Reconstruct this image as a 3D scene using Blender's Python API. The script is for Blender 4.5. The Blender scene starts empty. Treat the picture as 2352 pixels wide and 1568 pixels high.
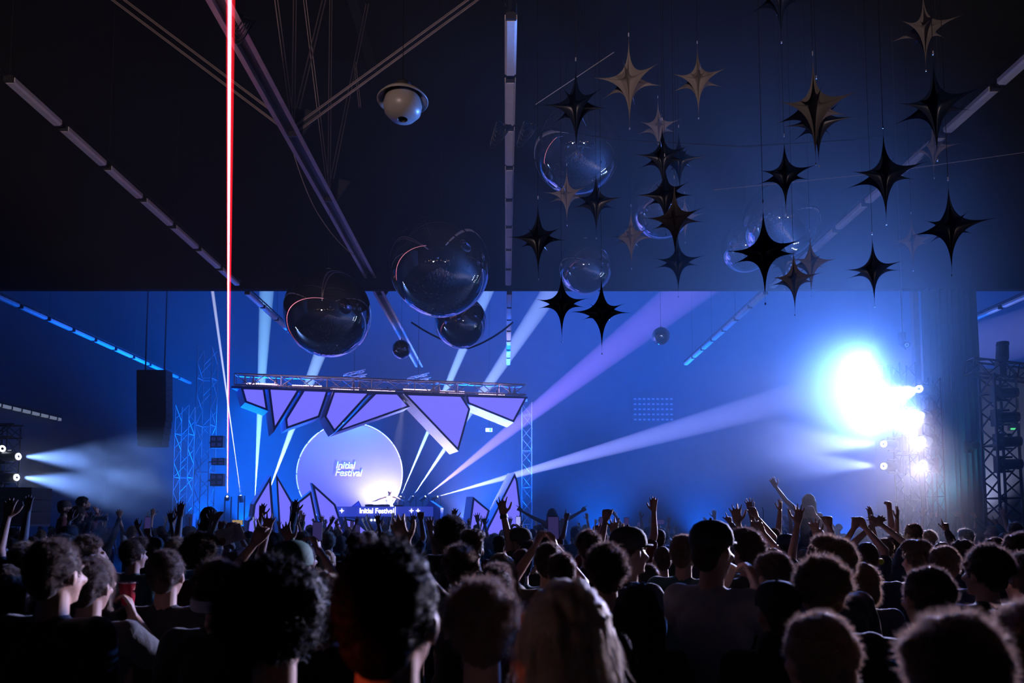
import bpy, bmesh, math, random
import numpy as np
from mathutils import Vector, Matrix, noise

# ------------------------------------------------------------------ camera, haze-independent light, exposure
SC = bpy.context.scene
COL = SC.collection
R = math.radians
PW, PH, F = 2352, 1568, 1568.0
CAMZ, TILT, VPX, HOR = 1.85, R(3.7), 1162.0, 1205.0
CYO = HOR - F * math.tan(TILT)
cd = bpy.data.cameras.new('camera')
cd.sensor_width = 36; cd.lens = 24
cd.shift_x = (PW / 2 - VPX) / PW
cd.shift_y = (CYO - PH / 2) / PW
cd.dof.use_dof = True; cd.dof.focus_distance = 14.0; cd.dof.aperture_fstop = 2.8
cd.clip_end = 300
cam = bpy.data.objects.new('camera', cd); COL.objects.link(cam)
cam.location = (0, 0, CAMZ); cam.rotation_euler = (R(90) + TILT, 0, 0)
SC.camera = cam
SC.view_settings.view_transform = 'Standard'; SC.view_settings.look = 'None'
SC.view_settings.gamma = 1; SC.view_settings.use_curve_mapping = False
SC.view_settings.exposure = 0.0
SC.cycles.max_bounces = 6; SC.cycles.diffuse_bounces = 2; SC.cycles.glossy_bounces = 3
SC.cycles.volume_bounces = 0; SC.cycles.transparent_max_bounces = 8
SC.cycles.use_denoising = True
SC.cycles.use_adaptive_sampling = False
SC.cycles.caustics_reflective = False; SC.cycles.caustics_refractive = False
SC.cycles.sample_clamp_indirect = 3.0
w = bpy.data.worlds.new('world'); SC.world = w; w.use_nodes = True
w.node_tree.nodes['Background'].inputs[0].default_value = (0.001, 0.002, 0.008, 1)
w.node_tree.nodes['Background'].inputs[1].default_value = 0.0

def at(px, py, Y):
    "world point that shows at photo pixel (px, py) at distance Y along the hall"
    a = (px - VPX) / F; b = -(py - CYO) / F
    c, s = math.cos(TILT), math.sin(TILT)
    ry = c - b * s; rz = s + b * c
    t = Y / ry
    return Vector((a * t, Y, CAMZ + rz * t))
def atz(px, py, z):
    p = at(px, py, 1.0)
    return at(px, py, (z - CAMZ) / (p.z - CAMZ))
SB, SA = 0.198, 30.2
def st(px, py, off=0.0):
    "point on the plane of the stage front, which runs slightly askew"
    Y = (SA + off) / (1 - SB * (px - VPX) / F)
    return at(px, py, Y)

# ------------------------------------------------------------------ materials
MATS = {}
def mat(name, col, rough=0.6, metal=0.0, emit=None, es=0.0, nscale=0, namt=0.0, objcol=False, bump=0.0, spec=0.5, sheen=0.0, trans=0.0):
    if name in MATS: return MATS[name]
    m = bpy.data.materials.new(name); m.use_nodes = True
    nt = m.node_tree; b = nt.nodes['Principled BSDF']
    b.inputs['Base Color'].default_value = (*col, 1); b.inputs['Roughness'].default_value = rough
    b.inputs['Metallic'].default_value = metal; b.inputs['Specular IOR Level'].default_value = spec
    if sheen: b.inputs['Sheen Weight'].default_value = sheen
    if trans: b.inputs['Transmission Weight'].default_value = trans
    if emit: b.inputs['Emission Color'].default_value = (*emit, 1); b.inputs['Emission Strength'].default_value = es; m.cycles.emission_sampling = 'NONE'
    src = None
    if objcol:
        oi = nt.nodes.new('ShaderNodeObjectInfo'); src = oi.outputs['Color']
        nt.links.new(src, b.inputs['Base Color'])
    if nscale:
        tc = nt.nodes.new('ShaderNodeTexCoord'); n = nt.nodes.new('ShaderNodeTexNoise')
        n.inputs['Scale'].default_value = nscale; n.inputs['Detail'].default_value = 4
        nt.links.new(tc.outputs['Object'], n.inputs['Vector'])
        if namt:
            mr = nt.nodes.new('ShaderNodeMapRange'); mr.inputs[3].default_value = 1 - namt; mr.inputs[4].default_value = 1 + namt
            nt.links.new(n.outputs[0], mr.inputs[0])
            mx = nt.nodes.new('ShaderNodeVectorMath'); mx.operation = 'SCALE'
            if src: nt.links.new(src, mx.inputs[0])
            else: mx.inputs[0].default_value = col
            nt.links.new(mr.outputs[0], mx.inputs['Scale']); nt.links.new(mx.outputs[0], b.inputs['Base Color'])
        if bump:
            bp = nt.nodes.new('ShaderNodeBump'); bp.inputs['Strength'].default_value = bump; bp.inputs['Distance'].default_value = 0.02
            nt.links.new(n.outputs[0], bp.inputs['Height']); nt.links.new(bp.outputs[0], b.inputs['Normal'])
    MATS[name] = m
    return m
M_SKIN = mat('skin', (0.42, 0.24, 0.17), 0.55, nscale=30, namt=0.12)
M_HAIRD = mat('dark_hair', (0.05, 0.032, 0.025), 0.62, nscale=60, namt=0.3, sheen=0.12, spec=0.25)
M_HAIRB = mat('brown_hair', (0.14, 0.085, 0.05), 0.62, nscale=60, namt=0.3, sheen=0.35, spec=0.25)
M_HAIRY = mat('blonde_hair', (0.42, 0.31, 0.2), 0.6, nscale=60, namt=0.3, sheen=0.3, spec=0.3)
for hm, tc_ in ((M_HAIRD, (0.3, 0.2, 0.17)), (M_HAIRB, (0.6, 0.4, 0.3)), (M_HAIRY, (0.9, 0.75, 0.6))):   # light shines through fine hair
    nt = hm.node_tree; out = nt.nodes['Material Output']; tb = nt.nodes.new('ShaderNodeBsdfTranslucent'); tb.inputs[0].default_value = (*tc_, 1)
    mx = nt.nodes.new('ShaderNodeMixShader'); mx.inputs[0].default_value = 0.28
    nt.links.new(nt.nodes['Principled BSDF'].outputs[0], mx.inputs[1]); nt.links.new(tb.outputs[0], mx.inputs[2]); nt.links.new(mx.outputs[0], out.inputs['Surface'])
M_HAIRK = mat('shaded_hair', (0.012, 0.009, 0.009), 0.6, nscale=60, namt=0.3, spec=0.15)  # darker opaque copy of dark hair; shade on nearest heads put into colour
M_SHIRT = mat('shirt_cloth', (0.1, 0.1, 0.1), 0.85, objcol=True, nscale=25, namt=0.15, bump=0.3, sheen=0.2)
M_TROUS = mat('trouser_cloth', (0.02, 0.025, 0.04), 0.85, nscale=30, namt=0.2)
M_CAP = mat('cap_cloth', (0.03, 0.03, 0.035), 0.8, objcol=True, nscale=40, namt=0.15)
M_BLACK = mat('black_plastic', (0.012, 0.012, 0.014), 0.45, nscale=20, namt=0.2)
M_SPK = mat('speaker_grille', (0.008, 0.008, 0.01), 0.7, nscale=200, namt=0.5, bump=0.4)
M_ALU = mat('aluminium_tube', (0.62, 0.6, 0.66), 0.4, 0.35, nscale=15, namt=0.1)
M_STEEL = mat('painted_steel', (0.42, 0.34, 0.34), 0.5, 0.2, nscale=5, namt=0.25)
M_DARKST = mat('dark_steel', (0.05, 0.05, 0.06), 0.5, 0.4, nscale=6, namt=0.2)
M_WALL = mat('hall_wall', (0.16, 0.18, 0.22), 0.9, nscale=1.2, namt=0.25)
M_DRAPE = mat('dark_drape', (0.004, 0.006, 0.012), 0.95, nscale=2, namt=0.3, spec=0.03)
M_CURT = mat('teal_curtain', (0.05, 0.11, 0.13), 0.9, nscale=4, namt=0.2)
M_ROOF = mat('roof_sheet', (0.006, 0.007, 0.01), 0.9, nscale=2, namt=0.3, spec=0.03)
M_FLOOR = mat('concrete_floor', (0.09, 0.09, 0.1), 0.7, nscale=3, namt=0.3)
M_TUBE = mat('lamp_cover', (0.9, 0.86, 0.87), 0.4, nscale=12, namt=0.12)
M_MIRROR = mat('mirror_ball_skin', (0.75, 0.77, 0.82), 0.015, 1.0, nscale=1.5, namt=0.05)
M_STARW = mat('white_star_cloth', (0.19, 0.17, 0.175), 0.75, nscale=9, namt=0.12, spec=0.2)
M_STARD = mat('dark_star_cloth', (0.006, 0.014, 0.045), 0.38, nscale=9, namt=0.2, spec=0.6)
M_FRAME = mat('crystal_frame', (0.05, 0.12, 0.4), 0.5, nscale=8, namt=0.2)
M_EDGE = mat('crystal_edge_board', (0.62, 0.64, 0.82), 0.5, nscale=6, namt=0.15)
M_LEDP = mat('lilac_led_panel', (0.3, 0.3, 0.6), 0.5, emit=(0.15, 0.135, 0.85), es=1.4, nscale=3, namt=0.1)
M_LEDC = mat('round_led_screen', (0.14, 0.13, 0.2), 0.5, emit=(0.17, 0.14, 0.68), es=0.95, nscale=2, namt=0.1)
M_LEDW = mat('white_led', (0.9, 0.9, 1), 0.5, emit=(0.85, 0.86, 1.0), es=3.0)
M_LEDR = mat('rim_led', (0.8, 0.8, 1), 0.5, emit=(0.6, 0.66, 1.0), es=1.1)
M_LEDT = mat('pale_led_text', (0.6, 0.6, 0.9), 0.5, emit=(0.42, 0.42, 0.95), es=0.9)
M_LEDB = mat('booth_led', (0.1, 0.1, 0.4), 0.5, emit=(0.03, 0.06, 0.6), es=0.8)
M_PINK = mat('pink_led', (0.9, 0.7, 0.9), 0.5, emit=(0.8, 0.55, 0.95), es=6)
M_LENS = mat('bright_lens', (1, 1, 1), 0.3, emit=(0.85, 0.9, 1.0), es=40)
M_LENSS = mat('soft_lens', (1, 1, 1), 0.3, emit=(0.8, 0.85, 1.0), es=9)
M_EXIT = mat('exit_sign_green', (0.2, 0.6, 0.3), 0.5, emit=(0.05, 0.55, 0.15), es=1.5)
M_EXITW = mat('exit_sign_white', (0.8, 0.9, 0.7), 0.5, emit=(0.75, 0.95, 0.45), es=1.6)
M_SCREEN = mat('phone_screen', (0.01, 0.01, 0.02), 0.3, emit=(0.16, 0.13, 0.6), es=0.16, nscale=25, namt=0.4)
M_SCREENW = mat('warm_phone_screen', (0.6, 0.5, 0.3), 0.2, emit=(0.85, 0.6, 0.3), es=0.4)
M_CUP = mat('red_cup', (0.55, 0.02, 0.06), 0.4)
M_CUPRIM = mat('cup_rim', (0.85, 0.7, 0.8), 0.4)
M_WARM = mat('warm_bulb', (1, 0.6, 0.3), 0.4, emit=(1.0, 0.45, 0.15), es=14)
M_COOLB = mat('cool_bulb', (1, 1, 1), 0.4, emit=(0.8, 0.9, 1.0), es=10)
M_PAPER = mat('white_paper', (0.8, 0.8, 0.85), 0.7)
M_LIME = mat('lime_yellow', (0.75, 0.8, 0.04), 0.6)
M_PEND = mat('enamel_pendant', (0.34, 0.31, 0.29), 0.35, nscale=3, namt=0.1)
M_WHITE = mat('white_strip_light', (0.85, 0.88, 0.9), 0.5, emit=(0.5, 0.6, 0.7), es=0.35)

# ------------------------------------------------------------------ mesh helpers
class MB:
    def __init__(s): s.v = []; s.f = []; s.m = []; s.mats = []; s.cur = 0
    def mat(s, m):
        if m not in s.mats: s.mats.append(m)
        s.cur = s.mats.index(m); return s
    def add(s, vs, fs):
        o = len(s.v); s.v += [tuple(v) for v in vs]
        s.f += [tuple(i + o for i in f) for f in fs]; s.m += [s.cur] * len(fs); return s
    def box(s, c, d, rot=None):
        x, y, z = (k / 2 for k in d); vs = []
        for sx, sy, sz in ((-1,-1,-1),(1,-1,-1),(1,1,-1),(-1,1,-1),(-1,-1,1),(1,-1,1),(1,1,1),(-1,1,1)):
            v = Vector((sx * x, sy * y, sz * z))
            if rot is not None: v = rot @ v
            vs.append(v + Vector(c))
        return s.add(vs, [(0,3,2,1),(4,5,6,7),(0,1,5,4),(1,2,6,5),(2,3,7,6),(3,0,4,7)])
    def tube(s, p, q, r, r2=None, n=8, cap=True):
        p, q = Vector(p), Vector(q); r2 = r if r2 is None else r2
        d = q - p
        if d.length < 1e-6: return s
        d.normalize(); u = d.orthogonal().normalized(); w_ = d.cross(u)
        vs = []
        for c, rr in ((p, r), (q, r2)):
            for k in range(n):
                a = 2 * math.pi * k / n; vs.append(c + (u * math.cos(a) + w_ * math.sin(a)) * rr)
        fs = [(k, (k+1) % n, n + (k+1) % n, n + k) for k in range(n)]
        if cap: fs += [tuple(range(n - 1, -1, -1)), tuple(range(n, 2 * n))]
        return s.add(vs, fs)
    def path(s, pts, r, n=6):
        for a, b in zip(pts, pts[1:]): s.tube(a, b, r, n=n)
        return s
    def capsule(s, p, q, r, r2=None, n=12):
        p, q = Vector(p), Vector(q); r2 = r if r2 is None else r2
        d = q - p; L = d.length
        d = d.normalized() if L > 1e-6 else Vector((0, 0, 1))
        u = d.orthogonal().normalized(); w_ = d.cross(u); rings = []
        for k in range(1, 4): a = -math.pi/2 + k * math.pi/8; rings.append((p + d * (math.sin(a) * r), math.cos(a) * r))
        rings.append((p, r)); rings.append((q, r2))
        for k in range(1, 4): a = k * math.pi/8; rings.append((q + d * (math.sin(a) * r2), math.cos(a) * r2))
        vs = [p - d * r]
        for c, rr in rings:
            for k in range(n):
                a = 2 * math.pi * k / n; vs.append(c + (u * math.cos(a) + w_ * math.sin(a)) * rr)
        vs.append(q + d * r2); N = len(rings); fs = []
        for k in range(n):
            fs.append((0, 1 + (k+1) % n, 1 + k))
            for j in range(N - 1):
                a = 1 + j * n + k; b = 1 + j * n + (k+1) % n; fs.append((a, b, b + n, a + n))
            e = 1 + (N-1) * n; fs.append((e + k, e + (k+1) % n, len(vs) - 1))
        return s.add(vs, fs)
    def ball(s, c, rad, nu=20, nv=12, rot=None):
        if not hasattr(rad, '__len__'): rad = (rad,) * 3
        vs = [];
        def pt(x, y, z):
            v = Vector((x * rad[0], y * rad[1], z * rad[2]))
            if rot is not None: v = rot @ v
            return v + Vector(c)
        vs.append(pt(0, 0, -1))
        for j in range(1, nv):
            a = -math.pi/2 + math.pi * j / nv
            for k in range(nu):
                b = 2 * math.pi * k / nu; vs.append(pt(math.cos(a) * math.cos(b), math.cos(a) * math.sin(b), math.sin(a)))
        vs.append(pt(0, 0, 1)); fs = []
        for k in range(nu):
            fs.append((0, 1 + (k+1) % nu, 1 + k))
            for j in range(nv - 2):
                a = 1 + j * nu + k; b = 1 + j * nu + (k+1) % nu; fs.append((a, b, b + nu, a + nu))
            e = 1 + (nv-2) * nu; fs.append((e + k, e + (k+1) % nu, len(vs) - 1))
        return s.add(vs, fs)
    def lathe(s, prof, c=(0,0,0), n=32):
        vs = [(c[0] + r * math.cos(2*math.pi*k/n), c[1] + r * math.sin(2*math.pi*k/n), c[2] + z) for r, z in prof for k in range(n)]
        fs = [(j*n+k, j*n+(k+1)%n, (j+1)*n+(k+1)%n, (j+1)*n+k) for j in range(len(prof)-1) for k in range(n)]
        return s.add(vs, fs)
    def prism(s, pts, ext):
        pts = [Vector(p) for p in pts]; e = Vector(ext); n = len(pts)
        vs = pts + [p + e for p in pts]
        return s.add(vs, [tuple(range(n)), tuple(range(2*n-1, n-1, -1))] + [(k, n+k, n+(k+1)%n, (k+1)%n) for k in range(n)])
    def mesh(s, name, m=None, smooth=False):
        me = bpy.data.meshes.new(name); me.from_pydata(s.v, [], s.f)
        for k in (s.mats or [m]): me.materials.append(k)
        if s.mats: me.polygons.foreach_set('material_index', s.m)
        if smooth: me.polygons.foreach_set('use_smooth', [True] * len(me.polygons))
        me.update(); return me
    def build(s, name, m=None, parent=None, smooth=False, fix=True):
        me = s.mesh(name, m, smooth)
        if fix:
            bm = bmesh.new(); bm.from_mesh(me); bmesh.ops.recalc_face_normals(bm, faces=bm.faces); bm.to_mesh(me); bm.free()
        return link(name, me, parent)
def link(name, data, parent=None, loc=None):
    o = bpy.data.objects.new(name, data); COL.objects.link(o)
    if parent is not None:
        o.parent = parent
        if parent.get('_w'): o.matrix_parent_inverse = Matrix.Translation(-Vector(parent.location))
    if loc is not None: o.location = loc
    return o
def tag(o, label, cat, group=None):
    o['label'] = label; o['category'] = cat
    if group: o['group'] = group
    return o
def struct(o): o['kind'] = 'structure'; return o
def root(name, loc, label, cat, group=None, world=True):
    o = bpy.data.objects.new(name, None); COL.objects.link(o); o.location = loc; o.empty_display_size = 0.1
    if world: o['_w'] = 1      # parts are built in world coordinates
    return tag(o, label, cat, group)
def clean_flags():
    for o in bpy.data.objects:
        if '_w' in o.keys(): del o['_w']

# ------------------------------------------------------------------ lights
def spot(name, loc, target, watts, col, ang, blend=0.1, size=0.05):
    l = bpy.data.lights.new(name, 'SPOT'); l.energy = watts; l.color = col
    k = 1.0
    if ang < 2: k = ang / 2; ang = 2      # lamps tighter than the slider allows
    l.spot_size = R(ang); l.spot_blend = blend; l.shadow_soft_size = size
    o = bpy.data.objects.new(name, l); COL.objects.link(o); o.location = loc; o.scale = (k, k, 1)
    o.rotation_euler = (Vector(target) - Vector(loc)).to_track_quat('-Z', 'Y').to_euler()
    return o
BLUE = (0.0, 0.125, 1.0); PALE = (0.05, 0.17, 1.0); WHITE = (0.8, 0.86, 1.0)
LASER = [  # source pixel, aim pixel, aim distance, watts, colour, angle
    ((522, 1140), (528, -60), 9.8, 1.0e8, (0.8, 0.75, 1.0), 0.17),
    ((523, 1140), (530, -60), 9.8, 3.2e7, (1.0, 0.01, 0.02), 0.36),
    ((553, 1138), (487, 660), 31.0, 8e6, (0.7, 0.75, 1.0), 0.9),
    ((585, 1152), (613, 660), 32.0, 2.0e6, (0.26, 0.6, 1.0), 3.8),
    ((610, 1148), (734, 815), 33.0, 1.8e6, (0.35, 0.6, 1.0), 4.4),
    ((920, 1140), (1120, 668), 32.0, 2.6e6, (0.33, 0.55, 1.0), 3.2),
    ((948, 1140), (1266, 668), 36.5, 2.3e6, (0.36, 0.5, 1.0), 4.2),
    ((977, 1140), (1590, 660), 31.0, 9e5, (0.30, 0.19, 1.0), 6.4),
    ((1005, 1140), (1740, 935), 31.0, 1.5e6, (0.30, 0.34, 1.0), 4.6),
]
LSRC = []
for k, (a, b, Y, wt, c, an) in enumerate(LASER):
    p = st(a[0], a[1], 2.6 if k > 1 else 2.2); q = at(b[0], b[1], Y); LSRC.append((p, q))
    spot('stage_beam_light', p + (q - p).normalized() * 0.12, q, wt, c, an, 0.0, 0.0012)
# ------------------------------------------------------------------ lamps that wash the hall
def wash(loc, tgt, w_, col, ang, blend=0.8, size=0.15): return spot('wash_light', loc, tgt, w_, col, ang, blend, size)
# uplights on the floor behind the stage set
for px in (470, 560, 660, 1080, 1150): wash(st(px, 1212, 5.5), st(px + 20, 700, 4.5), 15000, BLUE, 108)
for px in (600, 820, 1100): wash(st(px, 893, 1.5), st(px, 1300, 5), 5000, BLUE, 140)
# white blinder behind the booth, followed by added stage fills
wash(st(880, 1158, 1.7), st(868, 1085, 3.2), 1900, (0.66, 0.62, 1.0), 120, size=0.2)
f0 = st(800, 1215, 0.2); wash(f0, f0 + Vector((0.1, 0.3, 1)), 5200, (0.6, 0.56, 1.0), 104)  # added floor fill that brightens the panels' edge boards from below
f0 = st(1060, 1215, 0.2); wash(f0, f0 + Vector((0.1, 0.3, 1)), 3600, (0.6, 0.56, 1.0), 104)  # second added floor fill, for the edge boards further right
f0 = st(930, 905, -0.8); spot('dj_fill_light', f0, st(895, 1145, 1.0), 9000, (0.9, 0.85, 1.0), 13, 0.5, 0.05)  # added front fill that brightens the performer
# unseen floor washes added to turn the right back bay haze blue
for x, y in ((5, 36), (11, 38), (16, 33)): wash((x, y, 0.6), (x, y, 12), 14000, BLUE, 112)
# ---- right-hand tower heads, aimed across the crowd
RLAMP = [((2111, 893), 16.5, 1.0), ((2114, 954), 16.5, 1.0), ((2115, 1010), 16.5, 1.0), ((2120, 1065), 16.5, 1.2),
         ((2030, 1019), 18.2, 0.8), ((2030, 1070), 18.2, 0.8)]
RPOS = []
for k, (p, Y, s) in enumerate(RLAMP):
    q = at(p[0], p[1], Y); RPOS.append(q)
    tgt = Vector(((-2.8, 3.6, 1.2), (-0.4, 2.2, 1.2), (0.8, 2.6, 1.0), (1.9, 4.0, 0.8))[k]) if k < 4 else Vector((-9, 9 + k, 3.5))
    spot('tower_light', q + (tgt - q).normalized() * 0.2, tgt, (9500, 12500, 11500, 9000, 4500, 4500)[k], (0.74, 0.66, 0.9) if k < 4 else (0.3, 0.4, 1.0), 17 if k < 4 else 24, 0.5, 0.06)
# ---- two strong lamps that shine nearly straight at the photographer
GPOS = []
for p, Y, w_ in (((1998, 905), 18.5, 11500), ((2012, 965), 18.5, 11500), ((1985, 850), 18.5, 8500)):
    q = at(p[0], p[1], Y); GPOS.append(q); ax = Vector((-0.85, -1.15, -0.06)).normalized()
    spot('tower_light', q + ax * 0.2 + Vector((0, -0.1, 0)), q + ax * 5, w_, (0.10, 0.24, 1.0), 64, 1.0, 0.12)
q = at(2100, 990, 16.4); spot('tower_light', q, (3.2, 9.5, 6.6), 12000, (0.10, 0.28, 1.0), 50, 0.9, 0.08)  # added lamp without a fixture, rims the stars from lower right
# ---- left tower lamps
LPOS = []
for k, p in enumerate(((42, 1048), (38, 1096))):
    q = at(p[0], p[1], 18.0); LPOS.append(q)
    tgt = q + Vector((9, 1.5, (-0.2, -1.2)[k])); spot('tower_light', q + Vector((0.2, 0, 0)), tgt, 3200, (0.2, 0.38, 1.0), 38, 0.9, 0.05)
# ---- dim warm house light behind the photographer
spot('house_light', (-5, -8, 3.4), (-3, 10, 15.3), 3200, (1.0, 0.72, 0.68), 62, 0.25, 0.3)
spot('house_light', (6, -8, 3.4), (6, 10, 15.3), 2100, (1.0, 0.74, 0.70), 58, 0.25, 0.3)
spot('red_cheek_light', (-1.25, 0.75, 1.55), (-0.28, 1.2, 1.66), 16.0, (1.0, 0.12, 0.03), 16, 0.6, 0.04)  # unseen red spot added to light the nearest head's left cheek

q = at(2180, 1212, 20.6); spot('wash_light', q, q + Vector((0.3, 0.9, 3.2)), 500, (0.03, 0.4, 0.55), 90, 0.9, 0.1)  # added teal uplight that brightens the curtain, no fixture behind it
q = at(2290, 1208, 23.6); spot('wash_light', q, q + Vector((0.2, 0.9, 1.6)), 900, (0.5, 0.5, 0.75), 90, 0.9, 0.1)  # added pale lamp that lifts the dark side wall
# ------------------------------------------------------------------ the hall
ROOF = 18.0
XL, XR, YB, YF = -27.0, 25.0, 46.0, -12.0
def plane_box(name, lo, hi, m):
    mb = MB(); mb.box([(a + b) / 2 for a, b in zip(lo, hi)], [b - a for a, b in zip(lo, hi)])
    return struct(mb.build(name, m))
plane_box('floor', (XL, YF, -0.2), (XR, YB, 0), M_FLOOR)
plane_box('wall_left', (XL - 0.3, YF, 0), (XL, YB, ROOF), M_WALL)
plane_box('wall_right', (XR, YF, 0), (XR + 0.3, YB, ROOF), M_WALL)
plane_box('wall_back', (XL, YB, 0), (XR, YB + 0.3, ROOF), M_WALL)
plane_box('wall_front', (XL, YF - 0.3, 0), (XR, YF, ROOF), M_DRAPE)
mb = MB().mat(M_ROOF); mb.box(((XL + XR) / 2, (YF + YB) / 2, ROOF + 0.1), (XR - XL, YB - YF, 0.2))
struct(mb.build('ceiling'))
BY = 22.8
bz = at(1162, 663, BY).z
mb = MB(); mb.box(((XL + XR) / 2, BY + 0.1, (bz + ROOF) / 2), (XR - XL, 0.2, ROOF - bz))
struct(mb.build('wall_middle', M_DRAPE))
mb = MB(); mb.box(((XL + XR) / 2, BY + 0.1, bz + 0.04), (XR - XL, 0.26, 0.09)); struct(mb.build('trim_1', M_DRAPE))
# grey side wall panel behind the right towers
q0 = at(2236, 846, 25.0)
mb = MB(); mb.box(((q0.x + XR) / 2, 25.1, q0.z / 2), (XR - q0.x, 0.2, q0.z)); struct(mb.build('wall_side', M_WALL))
mb = MB(); mb.box(((q0.x + XR) / 2, 24.95, at(2300, 1180, 25).z), (XR - q0.x, 0.1, 0.35)); struct(mb.build('trim_2', M_WALL))
# steel column
a = at(2100, 700, 24.5)
mb = MB(); mb.box((a.x, 24.5, ROOF / 2), (0.2, 0.2, ROOF)); struct(mb.build('column', M_STEEL))

# hung dark teal curtain
def curtain(px0, px1, ptop, Y, m, label, amp=0.12):
    p, q = at(px0, ptop, Y), at(px1, ptop, Y); n = 90; zs = [0.02, p.z * 0.5, p.z]
    vs = []; fs = []
    for j, z in enumerate(zs):
        for i in range(n):
            t = i / (n - 1); a = amp * (1.2 - 0.5 * j / 2) * (math.sin(t * 55) + 0.4 * math.sin(t * 23 + 1))
            vs.append((p.x + (q.x - p.x) * t, Y + a, z))
    for j in range(2):
        for i in range(n - 1): fs.append((j*n+i, j*n+i+1, (j+1)*n+i+1, (j+1)*n+i))
    mb = MB(); mb.add(vs, fs); o = mb.build('curtain', m, smooth=True, fix=False)
    s = o.modifiers.new('thick', 'SOLIDIFY'); s.thickness = 0.02
    return tag(o, label, 'curtain')
curtain(2118, 2236, 664, 21.6, M_CURT, 'tall dark teal curtain hanging between the lamps and the right truss tower')

# rows of covered strip lamps hanging on cable trays
def lamp_row(x, ys, label, gname, right_of=0, z=None, L=1.32):
    z = z or CAMZ + 8.0
    tr = MB(); y0, y1 = ys[0] - 0.1, ys[-1] + L + 0.1
    for s in (-0.09, 0.09): tr.box((x + s, (y0 + y1) / 2, z + 0.2), (0.015, y1 - y0, 0.05))
    for k in range(int((y1 - y0) / 0.4)): tr.box((x, y0 + 0.2 + k * 0.4, z + 0.18), (0.18, 0.03, 0.012))
    for k in range(int((y1 - y0) / 3.1) + 1): tr.tube((x, y0 + 0.1 + k * 3.1, z + 0.2), (x, y0 + 0.1 + k * 3.1, ROOF), 0.006, n=4)
    tag(tr.build('cable_tray', M_DARKST), 'dark cable tray carrying the ' + label, 'cable tray')
    for k, y in enumerate(ys):
        r = root('strip_lamp', (x, y, z), ['nearest', 'second', 'third', 'fourth', 'fifth', 'sixth', 'seventh', 'eighth', 'ninth', 'tenth'][k] + ' strip lamp of the ' + label, 'lamp', gname)
        m = MB(); n = 8; pts = []
        w2, h = 0.10, 0.11
        prof = [(-w2, h), (-w2, 0.03), (-w2 * 0.6, 0), (w2 * 0.6, 0), (w2, 0.03), (w2, h)]
        m.prism([(x + a, y, z + b) for a, b in prof], (0, L, 0)); cv = m.build('cover', M_TUBE, r)
        for yy in (y - 0.02, y + L + 0.02): MB().box((x, yy, z + 0.06), (0.17, 0.05, 0.1)).build('end_cap', M_DARKST, cv)
        m = MB(); m.box((x, y + L / 2, z + 0.135), (0.12, L, 0.05)); m.build('housing', M_DARKST, r)
ysA = [10.38 + 1.53 * k for k in range(8)]
lamp_row(-9.02, [y for y in ysA if y > 11.5] , 'front left row above the crowd', 'strip lamps of the front left row')
lamp_row(0.08, ysA, 'front middle row overhead', 'strip lamps of the front middle row')
lamp_row(9.05, [y + 0.25 for y in ysA], 'front right row beyond the stars', 'strip lamps of the front right row')
ysB = [23.35 + 1.53 * k for k in range(7)]
lamp_row(-9.02, ysB[:4], 'left row above the stage side', 'strip lamps of the rear left row')
lamp_row(0.12, ysB, 'middle row in front of the stage truss', 'strip lamps of the rear middle row')
lamp_row(9.05, ysB, 'hazy right row behind the stars', 'strip lamps of the rear right row')
lamp_row(-18.0, [23.35 + 1.53 * k for k in range(10)], 'faint row far out on the left', 'strip lamps of the far left row')
lamp_row(18.4, [23.4, 24.95, 26.5], 'row at the upper right edge', 'strip lamps of the far right row')
# bright strip along the left wall
p0 = at(-20, 928, 26.5 * F / 1182); p1 = at(132, 958, 26.5 * F / 1030)
m = MB(); N = 7
r = root('light_strip', p0, 'long narrow lit strip light running along the left wall', 'strip light')
m.box((XL + 0.45, (p0.y + p1.y) / 2, p0.z), (0.16, p1.y - p0.y, 0.16)); m.build('diffuser', M_WHITE, r)
m = MB(); m.box((XL + 0.33, (p0.y + p1.y) / 2, p0.z + 0.15), (0.3, p1.y - p0.y, 0.1)); m.build('housing', M_DARKST, r)
for k in range(N): MB().box((XL + 0.45, p0.y + (p1.y - p0.y) * (k + 0.5) / N, p0.z), (0.2, 0.08, 0.2)).build('bracket', M_DARKST, r)

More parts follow.
